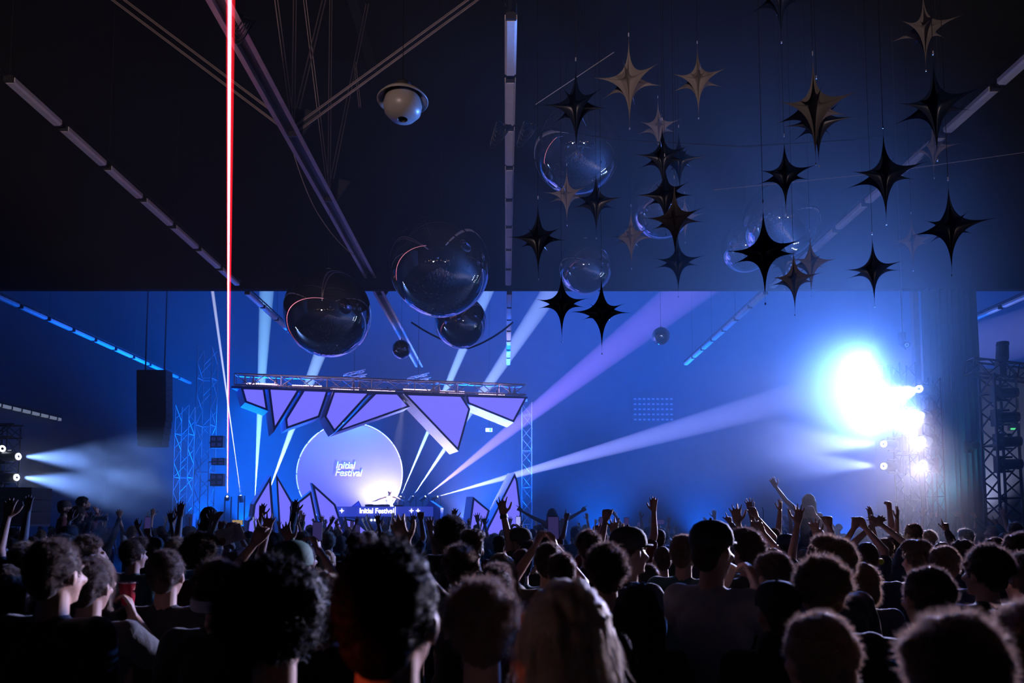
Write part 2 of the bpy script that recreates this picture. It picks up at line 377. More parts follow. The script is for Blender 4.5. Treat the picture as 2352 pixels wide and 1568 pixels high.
# longitudinal steel roof truss, upper left
def beam_girder():
    h = CAMZ + 8.4; x0 = -4.62; y0, y1 = 6.0, 36.0
    r = root('roof_girder', (x0, y0, h), 'long reddish grey steel lattice girder crossing the roof at upper left', 'girder')
    for s in (-1, 1):
        m = MB(); m.box((x0 + s * 0.155, (y0 + y1) / 2, h + 0.005), (0.095, y1 - y0, 0.012)); m.box((x0 + s * 0.11, (y0 + y1) / 2, h + 0.06), (0.012, y1 - y0, 0.12)); m.build('lower_flange', M_STEEL, r)
    m = MB(); m.box((x0, (y0 + y1) / 2, h + 0.14), (0.22, y1 - y0, 0.02)); m.build('web_plate', M_DARKST, r)
    zt = ROOF - 0.35
    m = MB(); m.box((x0, (y0 + y1) / 2, zt), (0.3, y1 - y0, 0.15)); m.build('upper_chord', M_DARKST, r)
    def member(a, b, wd=0.11):
        a, b = Vector(a), Vector(b); d = (b - a).normalized(); u = d.cross(Vector((0, 1, 0.01))).normalized(); v = d.cross(u)
        mm = MB()
        for s in (-1, 1):
            o = u * wd * s * 0.5
            for e, f_ in ((u * 0.012, v * wd * 0.6), (u * wd * 0.35 * -s, v * 0.01)):
                q = [a + o - f_ / 2 - e / 2, a + o + f_ / 2 - e / 2, a + o + f_ / 2 + e / 2, a + o - f_ / 2 + e / 2]
                mm.prism(q, b - a)
        mm.build('lattice_member', M_STEEL, r)
    for yn in (14.3, 17.3, 24.6):
        nd = Vector((x0, yn, h + 0.2))
        member(nd + Vector((0, 0, 0)), (x0 - 0.05, yn, zt), 0.06); member(nd, (x0 - 0.55, yn - 2.2, zt), 0.06) ; member(nd, (x0 + 0.4, yn + 2.5, zt), 0.08)
        if yn < 15: member(nd + Vector((0.1, 0, 0)), (x0 + 9.6, yn, zt + 0.1), 0.13); member(nd - Vector((0.1, 0, 0)), (x0 - 9.4, yn + 0.2, zt), 0.16)
        g = MB(); g.prism([(x0 - 0.2, yn, h + 0.02), (x0 + 0.2, yn, h + 0.02), (x0 + 0.55, yn, h + 0.55), (x0 + 0.3, yn, h + 0.62), (x0 - 0.25, yn, h + 0.62)], (0, 0.05, 0)); g.build('gusset_plate', M_DARKST, r)
beam_girder()
# cables coiled and strung overhead
def cable(pts, rad, label, m=None, sag=0.0, name='cable'):
    P = []
    for a, b in zip(pts, pts[1:]):
        for k in range(12):
            t = k / 12; p = a.lerp(b, t); p.z -= sag * 4 * t * (1 - t); P.append(p)
    P.append(pts[-1]); mb = MB(); mb.path(P, rad, 5)
    return tag(mb.build(name, m or M_BLACK), label, 'cable')
cable([at(1222, 290, 12.0), at(1420, 322, 11.5), at(1700, 337, 11.0), at(1960, 322, 11.0), at(2160, 290, 12.0)], 0.014, 'black cable strung from the middle lamp row past the stars')
cable([at(1200, 0, 15), at(1212, 285, 12.2)], 0.006, 'thin black wire beside the middle lamp row')
cable([at(945, 740, 26), at(1075, 800, 25), at(1178, 740, 26)], 0.035, 'thick black cable sagging below the small mirror ball', sag=0.12)
cable([at(675, 355, 14), at(730, 490, 15), at(812, 585, 16)], 0.01, 'pale loose wire hanging beside the steel girder', M_STEEL, sag=0.1)
cable([at(1230, 240, 9), at(1410, 120, 9)], 0.004, 'thin stay wire above the dark star', M_ALU)
cable([at(1640, 436, 10), at(2000, 400, 10.5), at(2352, 350, 11)], 0.004, 'thin stay wire running through the right stars', M_ALU)
for nm, c, lab in (('cable_coil', at(1150, 300, 12), 'coil of black cable left of the middle lamp row'), ('cable_coil', at(1212, 298, 12), 'small loops of black cable right of the middle lamp row'), ('cable_coil', at(556, 55, 11), 'bundle of looped cable tied to the steel girder')):
    mb = MB()
    for q in range(5):
        rr = 0.09 + 0.025 * q; ax = 0.25 * q; pts = []
        for k in range(19):
            a = 2 * math.pi * k / 18; pts.append(c + Vector((rr * math.cos(a), 0.06 * q - 0.1 + 0.05 * math.sin(a * 2), rr * 1.15 * math.sin(a + ax))))
        mb.path(pts, 0.011, 5)
    tag(mb.build(nm, M_BLACK), lab, 'cable coil')

# ------------------------------------------------------------------ haze
def haze(name, y0, dens, label):
    mb = MB(); lo = (XL + 0.02, y0, 0.01); hi = (XR - 0.02, YB - 0.02, ROOF - 0.2)
    mb.box([(a + b) / 2 for a, b in zip(lo, hi)], [b - a for a, b in zip(lo, hi)])
    m = bpy.data.materials.new(name); m.use_nodes = True; nt = m.node_tree; nt.nodes.clear()
    o = nt.nodes.new('ShaderNodeOutputMaterial'); v = nt.nodes.new('ShaderNodeVolumeScatter')
    v.inputs['Color'].default_value = (0.9, 0.93, 1, 1); v.inputs['Density'].default_value = dens; v.inputs['Anisotropy'].default_value = 0.25; m.cycles.volume_sampling = 'EQUIANGULAR'
    nt.links.new(v.outputs[0], o.inputs['Volume']); m.cycles.volume_sampling = 'EQUIANGULAR'
    ob = mb.build(name, m); ob['kind'] = 'stuff'; ob['label'] = label; ob['category'] = 'haze'
    return ob
haze('stage_haze', 9.4, 0.0125, 'thick blue lit haze around the stage')

def cloud(c, rad, dens, nscale, thr, label, name='smoke_cloud', seed=0.0, step=0.25):
    "a soft edged puff of smoke"
    r_ = Vector(rad); mb = MB(); mb.ball((0, 0, 0), tuple(r_), 24, 16); me = mb.build(name).data; bpy.data.objects.remove(bpy.data.objects[-1] if False else [o_ for o_ in COL.objects if o_.data == me][0])
    m = bpy.data.materials.new(name); m.use_nodes = True; nt = m.node_tree; nt.nodes.clear(); N = nt.nodes.new; L = nt.links.new
    o = N('ShaderNodeOutputMaterial'); v = N('ShaderNodeVolumeScatter'); v.inputs['Color'].default_value = (0.92, 0.94, 1, 1); v.inputs['Anisotropy'].default_value = 0.25; m.cycles.volume_sampling = 'EQUIANGULAR'
    tc = N('ShaderNodeTexCoord'); mp = N('ShaderNodeVectorMath'); mp.operation = 'DIVIDE'; mp.inputs[1].default_value = r_
    ln = N('ShaderNodeVectorMath'); ln.operation = 'LENGTH'; L(tc.outputs['Object'], mp.inputs[0]); L(mp.outputs[0], ln.inputs[0])
    f = N('ShaderNodeMapRange'); f.interpolation_type = 'SMOOTHERSTEP'; f.inputs[1].default_value = 0.98; f.inputs[2].default_value = 0.05; L(ln.outputs['Value'], f.inputs[0])
    n = N('ShaderNodeTexNoise'); n.inputs['Scale'].default_value = nscale; n.inputs['Detail'].default_value = 3; n.inputs['Distortion'].default_value = 0.6
    ad = N('ShaderNodeVectorMath'); ad.inputs[1].default_value = (seed, seed, 0); L(tc.outputs['Object'], ad.inputs[0]); L(ad.outputs[0], n.inputs['Vector'])
    g = N('ShaderNodeMapRange'); g.inputs[1].default_value = thr; g.inputs[2].default_value = thr + 0.25; L(n.outputs[0], g.inputs[0])
    a = N('ShaderNodeMath'); a.operation = 'MULTIPLY'; L(f.outputs[0], a.inputs[0]); L(g.outputs[0], a.inputs[1])
    b = N('ShaderNodeMath'); b.operation = 'MULTIPLY'; b.inputs[1].default_value = dens; L(a.outputs[0], b.inputs[0]); L(b.outputs[0], v.inputs['Density']); L(v.outputs[0], o.inputs['Volume'])
    me.materials.clear(); me.materials.append(m); ob = link(name, me, None, c); ob['kind'] = 'stuff'; ob['label'] = label; ob['category'] = 'smoke'; return ob
SC.cycles.volume_step_rate = 2.5; SC.cycles.volume_max_steps = 128
cloud(at(1950, 925, 17.4), (3.7, 2.4, 2.9), 0.26, 0.35, 0.1, 'dense white smoke glowing in front of the blazing lamps at right')
cloud(at(215, 1090, 18.3), (3.6, 1.8, 2.2), 0.22, 0.8, 0.36, 'drifting smoke lit by the left edge lamps', seed=3)
cloud(at(225, 1215, 8.6), (0.45, 0.3, 0.28), 2.2, 5.0, 0.42, 'small wispy puff of breath smoke over the crowd at left', seed=7)
# ------------------------------------------------------------------ trusses
def truss(name, p, q, wd, dp, label, cat='truss', group=None, r=0.024, step=None, m=None, upv=None, sides=4):
    p, q = Vector(p), Vector(q); d = (q - p); L = d.length; d.normalize()
    u = Vector(upv) if upv else (Vector((1, 0, 0)) if abs(d.z) > 0.8 else Vector((0, 0, 1)))
    u = (u - d * u.dot(d)).normalized(); v = d.cross(u).normalized()
    rt = root(name, p, label, cat, group); m = m or M_ALU
    cs = [(-1, -1), (1, -1), (1, 1), (-1, 1)]
    co = [p + u * a * wd / 2 + v * b * dp / 2 for a, b in cs]
    for c in co: MB().tube(c, c + d * L, r, n=6).build('chord', m, rt)
    step = step or wd; n = max(1, int(round(L / step))); s = L / n
    for k in range(sides):
        a, b = co[k], co[(k + 1) % 4]; mb = MB()
        for j in range(n):
            e, f_ = (a, b) if j % 2 == 0 else (b, a)
            mb.tube(e + d * s * j, f_ + d * s * (j + 1), r * 0.6, n=5)
            if j % 3 == 0: mb.tube(a + d * s * j, b + d * s * j, r * 0.6, n=5)
        mb.build('lattice', m, rt)
    return rt
def tower(px, Y, ptop, wd, label, group=None, m=None, px2=None, **k):
    k.setdefault('r', 0.02)
    a = at(px, ptop, Y); f_ = Vector((a.x, Y, 0.02))
    return truss('truss_tower', f_, a, wd, wd, label, 'truss', group, m=m, **k)
tower(478, 29.5, 800, 0.62, 'tall aluminium truss tower at the left edge of the stage', step=0.7, m=M_STEEL)
tower(426, 31.5, 932, 0.62, 'shorter aluminium truss tower left of the stage edge tower', step=0.7, m=M_STEEL)
tower(1210, 34.5, 925, 0.5, 'aluminium truss tower right of the hanging crystal panels', step=0.62)
tower(2290, 15.6, 862, 0.5, 'dark truss tower carrying the rightmost moving lamps', m=M_DARKST, r=0.032, step=0.42)
tower(2074, 18.4, 835, 0.42, 'dark truss tower under the two lower bright lamps', m=M_DARKST, step=0.42)
tower(2137, 16.9, 870, 0.3, 'slim dark truss tower behind the column of four bright lamps', m=M_DARKST, step=0.42, r=0.018)
tower(12, 18.4, 978, 0.5, 'dark truss tower with lamps at the left edge', m=M_DARKST, step=0.42)
truss('truss_beam', at(2225, 842, 15.6), at(2400, 862, 15.4), 0.34, 0.34, 'dark truss beam on top of the right tower', m=M_DARKST, step=0.34)
truss('truss_beam', at(-30, 990, 18.2), at(42, 990, 18.2), 0.34, 0.34, 'dark short truss beam on top of the left tower', m=M_DARKST, step=0.34)

# overhead stage truss
TA, TB = st(541, 873, 0.35), st(1205, 897, 0.35)
truss('stage_truss', TA, TB, 0.46, 0.5, 'long aluminium truss above the row of hanging lilac panels', r=0.036, step=0.62)
mb = MB(); a, b = st(531, 886, 0.05), st(1212, 911, 0.05); mb.prism([a, b, b + Vector((0, 0.7, 0)), a + Vector((0, 0.7, 0))], (0, 0, -0.1))
tag(mb.build('truss_ledge', M_FRAME), 'dark blue board running under the long stage truss', 'ledge')
for k, (x0, x1, y) in enumerate(((566, 638, 878), (671, 740, 883), (759, 825, 888), (843, 908, 891), (926, 990, 892), (1005, 1067, 896), (1099, 1160, 900))):
    a, b = st(x0, y, 0.3), st(x1, y + (x1 - x0) * 0.035, 0.3)
    r = root('led_bar', a, ['pinkish LED bar at the far left end of the stage truss', 'second pinkish LED bar from the left on the stage truss', 'pinkish LED bar in the stage truss left of the rear girder', 'middle pinkish LED bar lying in the stage truss', 'pinkish LED bar above the biggest hanging triangle', 'sixth pinkish LED bar from the left on the stage truss', 'pinkish LED bar at the right end of the stage truss'][k], 'LED bar', 'LED bars in the stage truss')
    d = b - a; mb = MB(); mb.prism([a, a + Vector((0, 0.12, 0)), a + Vector((0, 0.12, -0.16)), a + Vector((0, 0, -0.16))], d); bb = mb.build('bar_body', M_DARKST, r)
    for j in range(14):
        c = a + d * ((j + 0.5) / 14) + Vector((0, -0.02, -0.06)); MB().box(c, (d.x / 20, 0.03, 0.09)).build('led_cell', M_PINK, bb)
for k, px in enumerate((563, 582, 634, 812, 826, 996, 1008, 1170, 1182)):
    c = st(px, 868 + (px - 560) * 0.042, 0.3); mb = MB(); mb.tube(c + Vector((0, 0, 0.12)), c - Vector((0, 0, 0.22)), 0.02, 0.09, n=8)
    tag(mb.build('truss_clamp', M_ALU), ['first', 'second', 'third', 'fourth', 'fifth', 'sixth', 'seventh', 'eighth', 'ninth'][k] + ' small pale cone shaped clamp from the left on the stage truss', 'clamp', 'clamps hanging in the stage truss')
for k, (px, py) in enumerate(((815, 858), (962, 866))):
    c = st(px, py, 2.0); s = 1 / F * c.y; tag(MB().tube((c.x, c.y - 0.1, c.z), (c.x, c.y - 0.1, ROOF), 0.012, n=5).build('hanging_wire', M_DARKST), ['wire holding the left open lattice frame', 'wire holding the right open lattice frame'][k], 'wire')
    truss('lattice_frame', c + Vector((-24 * s, 0, -8 * s)), c + Vector((22 * s, 0.3, 6 * s)), 0.22, 0.5, ['small open lattice frame behind the stage truss, left of two', 'small open lattice frame behind the stage truss, right of two'][k], 'frame', step=0.28, r=0.018)

a, b = st(536, 868, -0.2), st(880, 890, 0.5); spot('truss_fill_light', a, b, 500, (1.0, 0.6, 0.95), 22, 0.8, 0.05)  # added pink spot along the truss, stands in for LED bar glow
a, b = st(1222, 893, -0.2), st(880, 880, 0.5); spot('truss_fill_light', a, b, 500, (1.0, 0.6, 0.95), 22, 0.8, 0.05)  # matching added spot from the right end of the truss
# ------------------------------------------------------------------ crystal panels
def inset(P, d):
    "shrink a polygon lying in a plane by d"
    n = len(P); nor = Vector((0, 0, 0))
    for i in range(n): nor += P[i].cross(P[(i + 1) % n])
    nor.normalize(); out = []
    for i in range(n):
        a, b, c = P[i - 1], P[i], P[(i + 1) % n]
        e1, e2 = (b - a).normalized(), (c - b).normalized(); n1, n2 = nor.cross(e1), nor.cross(e2)
        bi = (n1 + n2).normalized(); k = d / max(0.3, bi.dot(n1)); out.append(b + bi * k)
    return out
def crystal(pts, label, group, ext=(-0.36, 0.42, -0.13), off=0.0, fw=0.085, glow=None, name='crystal_panel'):
    P = [st(x, y, off) for x, y in pts]; r = root(name, P[0], label, 'panel', group)
    I = inset(P, fw); nor = (P[1] - P[0]).cross(P[2] - P[0]).normalized()
    if nor.y > 0: nor = -nor
    # body box, its edge boards, front frame and lit face
    E = Vector(ext); mb = MB().mat(M_EDGE); n = len(P)
    mb.prism([p - nor * 0.01 for p in P], E); mb.build('edge_board', None, r)
    mb = MB(); Q = P + I
    vs = [p + nor * 0.03 for p in Q] + [p - nor * 0.005 for p in Q]
    fs = []
    for i in range(n):
        j = (i + 1) % n; fs += [(i, j, n + j, n + i), (2*n + i, 2*n + n + i, 2*n + n + j, 2*n + j), (i, 2*n + i, 2*n + j, j), (n + i, n + j, 3*n + j, 3*n + i)]
    mb.add(vs, fs); mb.build('frame', M_FRAME, r)
    mb = MB(); mb.prism([p + nor * 0.004 for p in I], nor * 0.012); mb.build('lit_face', glow or M_LEDP, r)
    if group == HG:
        t_ = P[0].lerp(P[1], 0.5); MB().tube(t_ + Vector((0, 0.25, -0.1)), t_ + Vector((0, 0.25, 0.3)), 0.03, n=6).build('hanger', M_DARKST, r)
    return r
HG = 'lilac crystal panels hanging under the stage truss'
crystal([(553, 889), (608, 891), (616, 944), (563, 924)], 'small four sided lilac panel at the left end of the hanging row', HG)
crystal([(616, 890), (690, 893), (629, 992)], 'narrow lilac triangle pointing down, second in the hanging row', HG)
crystal([(697, 894), (755, 896), (734, 958), (658, 985), (655, 962)], 'slanted lilac panel between the narrow triangle and the pointed panel', HG, off=0.15)
crystal([(766, 897), (853, 900), (768, 993), (745, 957)], 'pointed lilac panel whose tip touches the top of the round screen', HG)
crystal([(862, 901), (914, 902), (942, 934), (772, 993)], 'long slanted lilac panel over the right half of the round screen', HG, off=0.12)
crystal([(926, 903), (1060, 907), (1080, 939), (1053, 1036)], 'biggest lilac triangle hanging lowest from the truss', HG, ext=(-0.42, 0.45, -0.1))
crystal([(1070, 907), (1211, 911), (1180, 970), (1074, 927)], 'wide lilac panel at the right end of the hanging row', HG, ext=(-0.3, 0.45, -0.16))
GG = 'lilac crystal panels standing on the stage floor'
B = 1262
crystal([(622, 1092), (629, 1190), (634, B), (562, B), (569, 1196), (579, 1187), (583, 1158)], 'tall pointed lilac panel at the left end of the stage', GG, ext=(-0.3, 0.4, 0.05), off=-0.6)
crystal([(634, 1088), (673, 1154), (668, 1210), (668, B), (643, B)], 'lilac panel leaning right behind the tall pointed panel', GG, ext=(-0.12, 0.4, 0), off=-0.55)
crystal([(715, 1128), (733, 1216), (740, B), (675, B), (681, 1155)], 'house shaped lilac panel beside the booth, in front of its taller neighbour', GG, ext=(-0.14, 0.3, 0.06), off=-0.9)
crystal([(716, 1108), (771, 1158), (783, 1196), (806, B), (749, B)], 'taller lilac panel with bent right edge left of the booth', GG, ext=(-0.16, 0.3, 0.0), off=-0.5)
crystal([(790, 1189), (817, 1194), (843, 1216), (862, B), (808, B)], 'low lilac panel in front of the booth', GG, ext=(-0.1, 0.2, 0.02), off=-1.1)
crystal([(1086, 1140), (1125, 1172), (1110, 1222), (1096, B), (1070, B)], 'lower lilac panel at the right end of the stage', GG, ext=(-0.3, 0.3, 0), off=-0.6)
crystal([(1182, 1086), (1189, 1104), (1198, 1182), (1202, B), (1102, B), (1119, 1211)], 'tall lilac spike panel at the right end of the stage', GG, ext=(-0.3, 0.3, 0.02), off=-0.4)
crystal([(806, 1164), (824, 1149), (831, 1164)], 'small dark triangle panel on top of the booth', GG, ext=(-0.05, 0.2, 0), off=0.5, fw=0.03, glow=M_BOOTHD if 'M_BOOTHD' in globals() else M_LEDB)
crystal([(968, 1172), (988, 1150), (1012, 1166), (1009, 1240), (972, 1240)], 'dark blue faceted panel right behind the booth', GG, ext=(0.1, 0.3, 0), off=0.9, fw=0.03, glow=M_FRAME)

# ------------------------------------------------------------------ stage deck, booth, round screen
za = st(866, 1205, 0).z - 0.35
p, q = st(548, 1205, -1.2), st(1230, 1205, -1.2)
mb = MB(); mb.prism([(p.x, p.y, 0.01), (q.x, q.y, 0.01), (q.x - 0.6, q.y + 6.5, 0.01), (p.x - 0.6, p.y + 6.5, 0.01)], (0, 0, 1.25))
tag(mb.build('stage_deck', M_DARKST), 'dark raised stage deck under the booth and crystals', 'stage')
def text(s, size, ext=0.01, shear=0.0, off=0.0):
    c = bpy.data.curves.new('txt', 'FONT'); c.body = s; c.size = size; c.extrude = ext; c.shear = shear; c.offset = off; c.space_line = 0.82
    c.space_character = 0.93
    o = bpy.data.objects.new('txt', c); COL.objects.link(o)
    bpy.context.view_layer.update(); dg = bpy.context.evaluated_depsgraph_get()
    me = bpy.data.meshes.new_from_object(o.evaluated_get(dg)); bpy.data.objects.remove(o); return me
def put_text(s, name, px0, px1, pyb, m, parent, off, shear=0.0, bold=0.012, ext=0.01):
    a, b = st(px0, pyb, off), st(px1, pyb, off); me = text(s, 1.0, 0, shear, bold)
    xs = [v.co.x for v in me.vertices]; k = (b - a).length / (max(xs) - min(xs)); x0 = min(xs)
    ang = math.atan2(b.y - a.y, b.x - a.x)
    M = Matrix.Translation(a) @ Matrix.Rotation(ang, 4, 'Z') @ Matrix.Rotation(R(90), 4, 'X') @ Matrix.Diagonal((k, k, k, 1)) @ Matrix.Translation((-x0, 0, 0))
    me.transform(M); bm = bmesh.new(); bm.from_mesh(me)
    e = bmesh.ops.extrude_face_region(bm, geom=bm.faces[:]); bmesh.ops.translate(bm, verts=[g for g in e['geom'] if isinstance(g, bmesh.types.BMVert)], vec=(0, ext, 0))
    bm.to_mesh(me); bm.free(); me.materials.clear(); me.materials.append(m)
    return link(name, me, parent)
r = root('dj_booth', st(770, 1205, -0.3), 'wide blue DJ booth with glowing white festival lettering on its front', 'DJ booth')
a, b = st(772, 1163, -0.3), st(995, 1163, -0.3); zb = st(772, 1186, -0.3).z; dep = Vector((-0.15, 0.75, 0))
mb = MB(); mb.prism([a, b, b + dep, a + dep], (0, 0, zb - a.z)); mb.build('led_front', M_LEDB, r)
mb = MB(); mb.prism([a + dep * 0.1 + Vector((0.05, 0, zb - a.z)), b + dep * 0.1 + Vector((-0.05, 0, zb - a.z)), b + dep * 0.9 + Vector((0, 0, zb - a.z)), a + dep * 0.9 + Vector((0, 0, zb - a.z))], (0, 0, 1.27 - zb)); mb.build('base', M_FRAME, r)
put_text('Initial Festival', 'lettering', 826, 905, 1178, M_LEDW, r, -0.34, bold=0.016)
for px in (785, 945, 960):
    c = st(px, 1172.5, -0.34); s = 0.105
    mb = MB(); pts = []
    for k in range(8): a_ = math.pi / 4 * k; rr = s if k % 2 == 0 else s * 0.36; pts.append(c + Vector((rr * math.cos(a_), 0, rr * math.sin(a_))))
    mb.prism(pts, (0, 0.02, 0)); mb.build('star_symbol', M_LEDW, r)
c = st(908, 1173, -0.34); MB().box(c, (0.02, 0.02, 0.36)).build('seam_light', M_LEDW, r)
for px in (853, 861):
    c = st(px, 1194, -0.34); MB().ball(c, 0.05, 10, 6).build('foot_lamp', M_LEDW, r)
for nm, px, sz, lab in (('mixer', 878, (0.6, 0.4, 0.1), 'black mixer on the booth in front of the performer'), ('media_player', 850, (0.35, 0.4, 0.1), 'black deck left of the mixer on the booth'), ('media_player', 918, (0.35, 0.4, 0.1), 'black deck right of the mixer on the booth')):
    c = st(px, 1163, 0.1); c.z = a.z + 0.05; MBk = MB(); MBk.box(c, sz); rr = root(nm, c, lab, 'deck'); MBk.build('case', M_BLACK, rr)
    mb = MB()
    for i in range(5): mb.tube(c + Vector((-0.12 + 0.06 * i, -0.05, 0.05)), c + Vector((-0.12 + 0.06 * i, -0.05, 0.075)), 0.012, n=8)
    mb.build('knobs', M_ALU, rr); MB().tube(c + Vector((0, 0.08, 0.05)), c + Vector((0, 0.08, 0.065)), 0.1, n=20).build('jog_wheel', M_DARKST, rr)

C0 = st(805, 1088, 3.2); rad = (st(925, 1088, 3.2) - st(685, 1088, 3.2)).length / 2
ux = (st(925, 1088, 3.2) - st(685, 1088, 3.2)).normalized(); uz = Vector((0, 0, 1)); un = ux.cross(uz)
r = root('round_screen', C0, 'huge round LED screen behind the booth showing the festival name', 'screen')
N = 40
mb = MB(); mb.prism([C0 + ux * rad * math.cos(2*math.pi*k/96) + uz * rad * math.sin(2*math.pi*k/96) for k in range(96)], Vector((0, 0.16, 0))); mb.build('display', M_LEDC, r)
for k in range(20):
    a0 = 2 * math.pi * k / 20; mb = MB()
    Q = []
    for rr in (rad + 0.005, rad + 0.045):
        for j in range(7):
            t = a0 + 2 * math.pi / 20 * (0.04 + 0.92 * j / 6); Q.append(C0 + (ux * math.cos(t) + uz * math.sin(t)) * rr + Vector((0, -0.07, 0)))
    n_ = 14; Q += [q_ + Vector((0, 0.03, 0)) for q_ in Q]
    mb.add(Q, [(j, j+1, 8+j, 7+j) for j in range(6)] + [(n_+j, n_+7+j, n_+8+j, n_+j+1) for j in range(6)] + [(j, n_+j, n_+j+1, j+1) for j in range(6)] + [(7+j, 8+j, n_+8+j, n_+7+j) for j in range(6)] + [(0, 7, n_+7, n_), (6, n_+6, n_+13, 13)])
    mb.build('rim_light', M_LEDR, r)
mb = MB()
for k in range(96):
    t0, t1 = 2*math.pi*k/96, 2*math.pi*(k+1)/96
    mb.tube(C0 + (ux*math.cos(t0)+uz*math.sin(t0))*(rad+0.03), C0 + (ux*math.cos(t1)+uz*math.sin(t1))*(rad+0.02), 0.03, n=5, cap=False)
mb.build('rim', M_ALU, r)
put_text('Initial', 'lettering', 771, 817, 1075, M_LEDT, r, 3.12, shear=0.22, bold=0.02)
put_text('Festival', 'lettering', 769, 833, 1092, M_LEDT, r, 3.12, shear=0.22, bold=0.02)

# laser and beam projectors on the deck, exit sign, far fittings
names = ['slim laser projector at the far left of the stage', 'slim laser projector beside the leftmost one', 'beam projector next to the left laser', 'second beam projector behind the tall left panel', 'beam projector nearest the round screen on its right', 'second beam projector right of the round screen', 'third beam projector right of the round screen', 'rightmost beam projector of the row beside the booth']
for k, (p, q) in enumerate([LSRC[i] for i in (0, 2, 3, 4, 5, 6, 7, 8)]):
    r = root('beam_projector', (p.x, p.y, 1.27), names[k], 'projector', 'projectors on the stage floor')
    d = (q - p).normalized(); z0 = 1.27
    MB().tube(p - d * 0.3, p, 0.1, 0.085, n=14).build('head', M_BLACK, r)
    MB().tube(p + d * 0.01, p + d * 0.02, 0.032, n=14).build('lens', M_LENS, r)
    mb = MB(); mb.box((p.x, p.y + 0.1, z0 + 0.08), (0.3, 0.3, 0.15)); mb.box((p.x - 0.14, p.y + 0.1, (z0 + p.z) / 2), (0.03, 0.08, p.z - z0)); mb.box((p.x + 0.14, p.y + 0.1, (z0 + p.z) / 2), (0.03, 0.08, p.z - z0)); mb.build('yoke', M_BLACK, r)
c = at(1121, 987, 36); r = root('exit_sign', c, 'small lit green and white exit sign on the back wall', 'sign')
MB().box(c + Vector((0.05, 0.05, 0)), (0.42, 0.06, 0.22)).build('box', M_DARKST, r); MB().box(c + Vector((0.05, 0, 0)), (0.36, 0.03, 0.19)).build('face', M_EXITW, r)
mb = MB(); mb.box(c + Vector((0.12, -0.03, 0)), (0.12, 0.02, 0.15)); mb.build('pictogram', M_EXIT, r)
MB().tube(c + Vector((0.05, 0.05, 0.1)), (c.x + 0.05, c.y + 0.05, ROOF), 0.01, n=5).build('hanger', M_DARKST, r)
c = at(2326, 985, 24.96); r = root('exit_sign', c, 'tiny green exit sign between the rightmost lamps', 'sign')
MB().box(c, (0.34, 0.06, 0.12)).build('box', M_DARKST, r); MB().box(c + Vector((0, -0.04, 0)), (0.2, 0.03, 0.06)).build('face', M_EXIT, r)

# wall board, hazy, right of the stage
c = at(1500, 940, 45.92); k = 45.92 / F
r = root('notice_board', c, 'pale hazy board with rows of small squares on the back wall', 'board')
MB().box(c, (100 * k, 0.1, 66 * k)).build('board', M_WALL, r); mb = MB()
for i in range(9):
    for j in range(5): mb.box(c + Vector(((-42 + i * 10.5) * k, -0.08, (-24 + j * 12) * k)), (6 * k, 0.03, 4 * k))
mb.build('grid_pattern', M_TUBE, r)

# black line array hanging left and speaker stack at left edge
def line_array():
    Y = 27.0; r = root('line_array', at(345, 850, Y), 'long dark column of loudspeakers hanging in the haze at left', 'loudspeaker')
    for k in range(12):
        y0, y1 = 850 + k * 14.6, 850 + (k + 1) * 14.6 - 1; sh = 0 if k < 8 else (k - 7) * 2.2
        a, b = at(318 - 2 + sh * 0.2, y0, Y), at(383 - sh, y1, Y)
        MB().box(((a.x + b.x) / 2, Y + 0.2, (a.z + b.z) / 2), (b.x - a.x, 0.55, a.z - b.z)).build('cabinet', M_SPK, r)
    for px in (328, 372): p = at(px, 850, Y); MB().tube(p + Vector((0, 0.2, 0)), (p.x, Y + 0.2, ROOF), 0.03, n=6).build('chain', M_DARKST, r)
line_array()
def line_stack():
    Y = 15.5; r = root('speaker_stack', at(0, 1200, Y), 'big black loudspeaker stack on legs at the left edge', 'loudspeaker')
    for k in range(3):
        y0, y1 = 1119 + k * 28.5, 1119 + (k + 1) * 28.5 - 1.5; a, b = at(-60, y0, Y), at(75 - k * 1.5, y1, Y)
        MB().box(((a.x + b.x) / 2, Y + 0.3, (a.z + b.z) / 2), (b.x - a.x, 0.7, a.z - b.z)).build('cabinet', M_SPK, r)
    a, b = at(-60, 1206, Y), at(70, 1211, Y); MB().box(((a.x + b.x) / 2, Y + 0.3, a.z), (b.x - a.x, 0.7, 0.05)).build('base_plate', M_DARKST, r)
    for px in (-50, -10, 12, 38): p = at(px, 1211, Y); MB().box((p.x, Y + 0.1, p.z / 2), (0.04, 0.04, p.z)).build('leg', M_STEEL, r)
line_stack()
# moving heads
def moving_head(c, d, label, lens, group=None, s=1.0, arm=None):
    d = Vector(d).normalized(); r = root('moving_head', c, label, 'stage lamp', group)
    b = c - d * 0.36 * s
    hd = MB().capsule(b, c - d * 0.1 * s, 0.13 * s, 0.12 * s, n=14).build('head', M_BLACK, r)
    MB().tube(c - d * 0.08 * s, c, 0.13 * s, 0.12 * s, n=20).build('lens_ring', M_BLACK, hd)
    MB().tube(c - d * 0.01, c + d * 0.012, 0.085 * s, n=20).build('lens', lens, hd)
    a = Vector(arm) if arm else Vector((0, 0.3, 0)); m_ = (b + c) / 2
    mb = MB(); sd = Vector((0, 0, 1))
    for k in (-1, 1): mb.tube(m_ + sd * 0.17 * k * s, m_ + sd * 0.17 * k * s + a * 0.7, 0.025, n=6)
    mb.tube(m_ + sd * 0.17 * s + a * 0.7, m_ - sd * 0.17 * s + a * 0.7, 0.025, n=6)
    mb.build('yoke', M_BLACK, r); e = m_ + a * 0.85
    MB().box(e, (0.16, 0.16, 0.38)).build('base', M_BLACK, r)
    return r
ord_ = ['topmost', 'second', 'third', 'lowest']
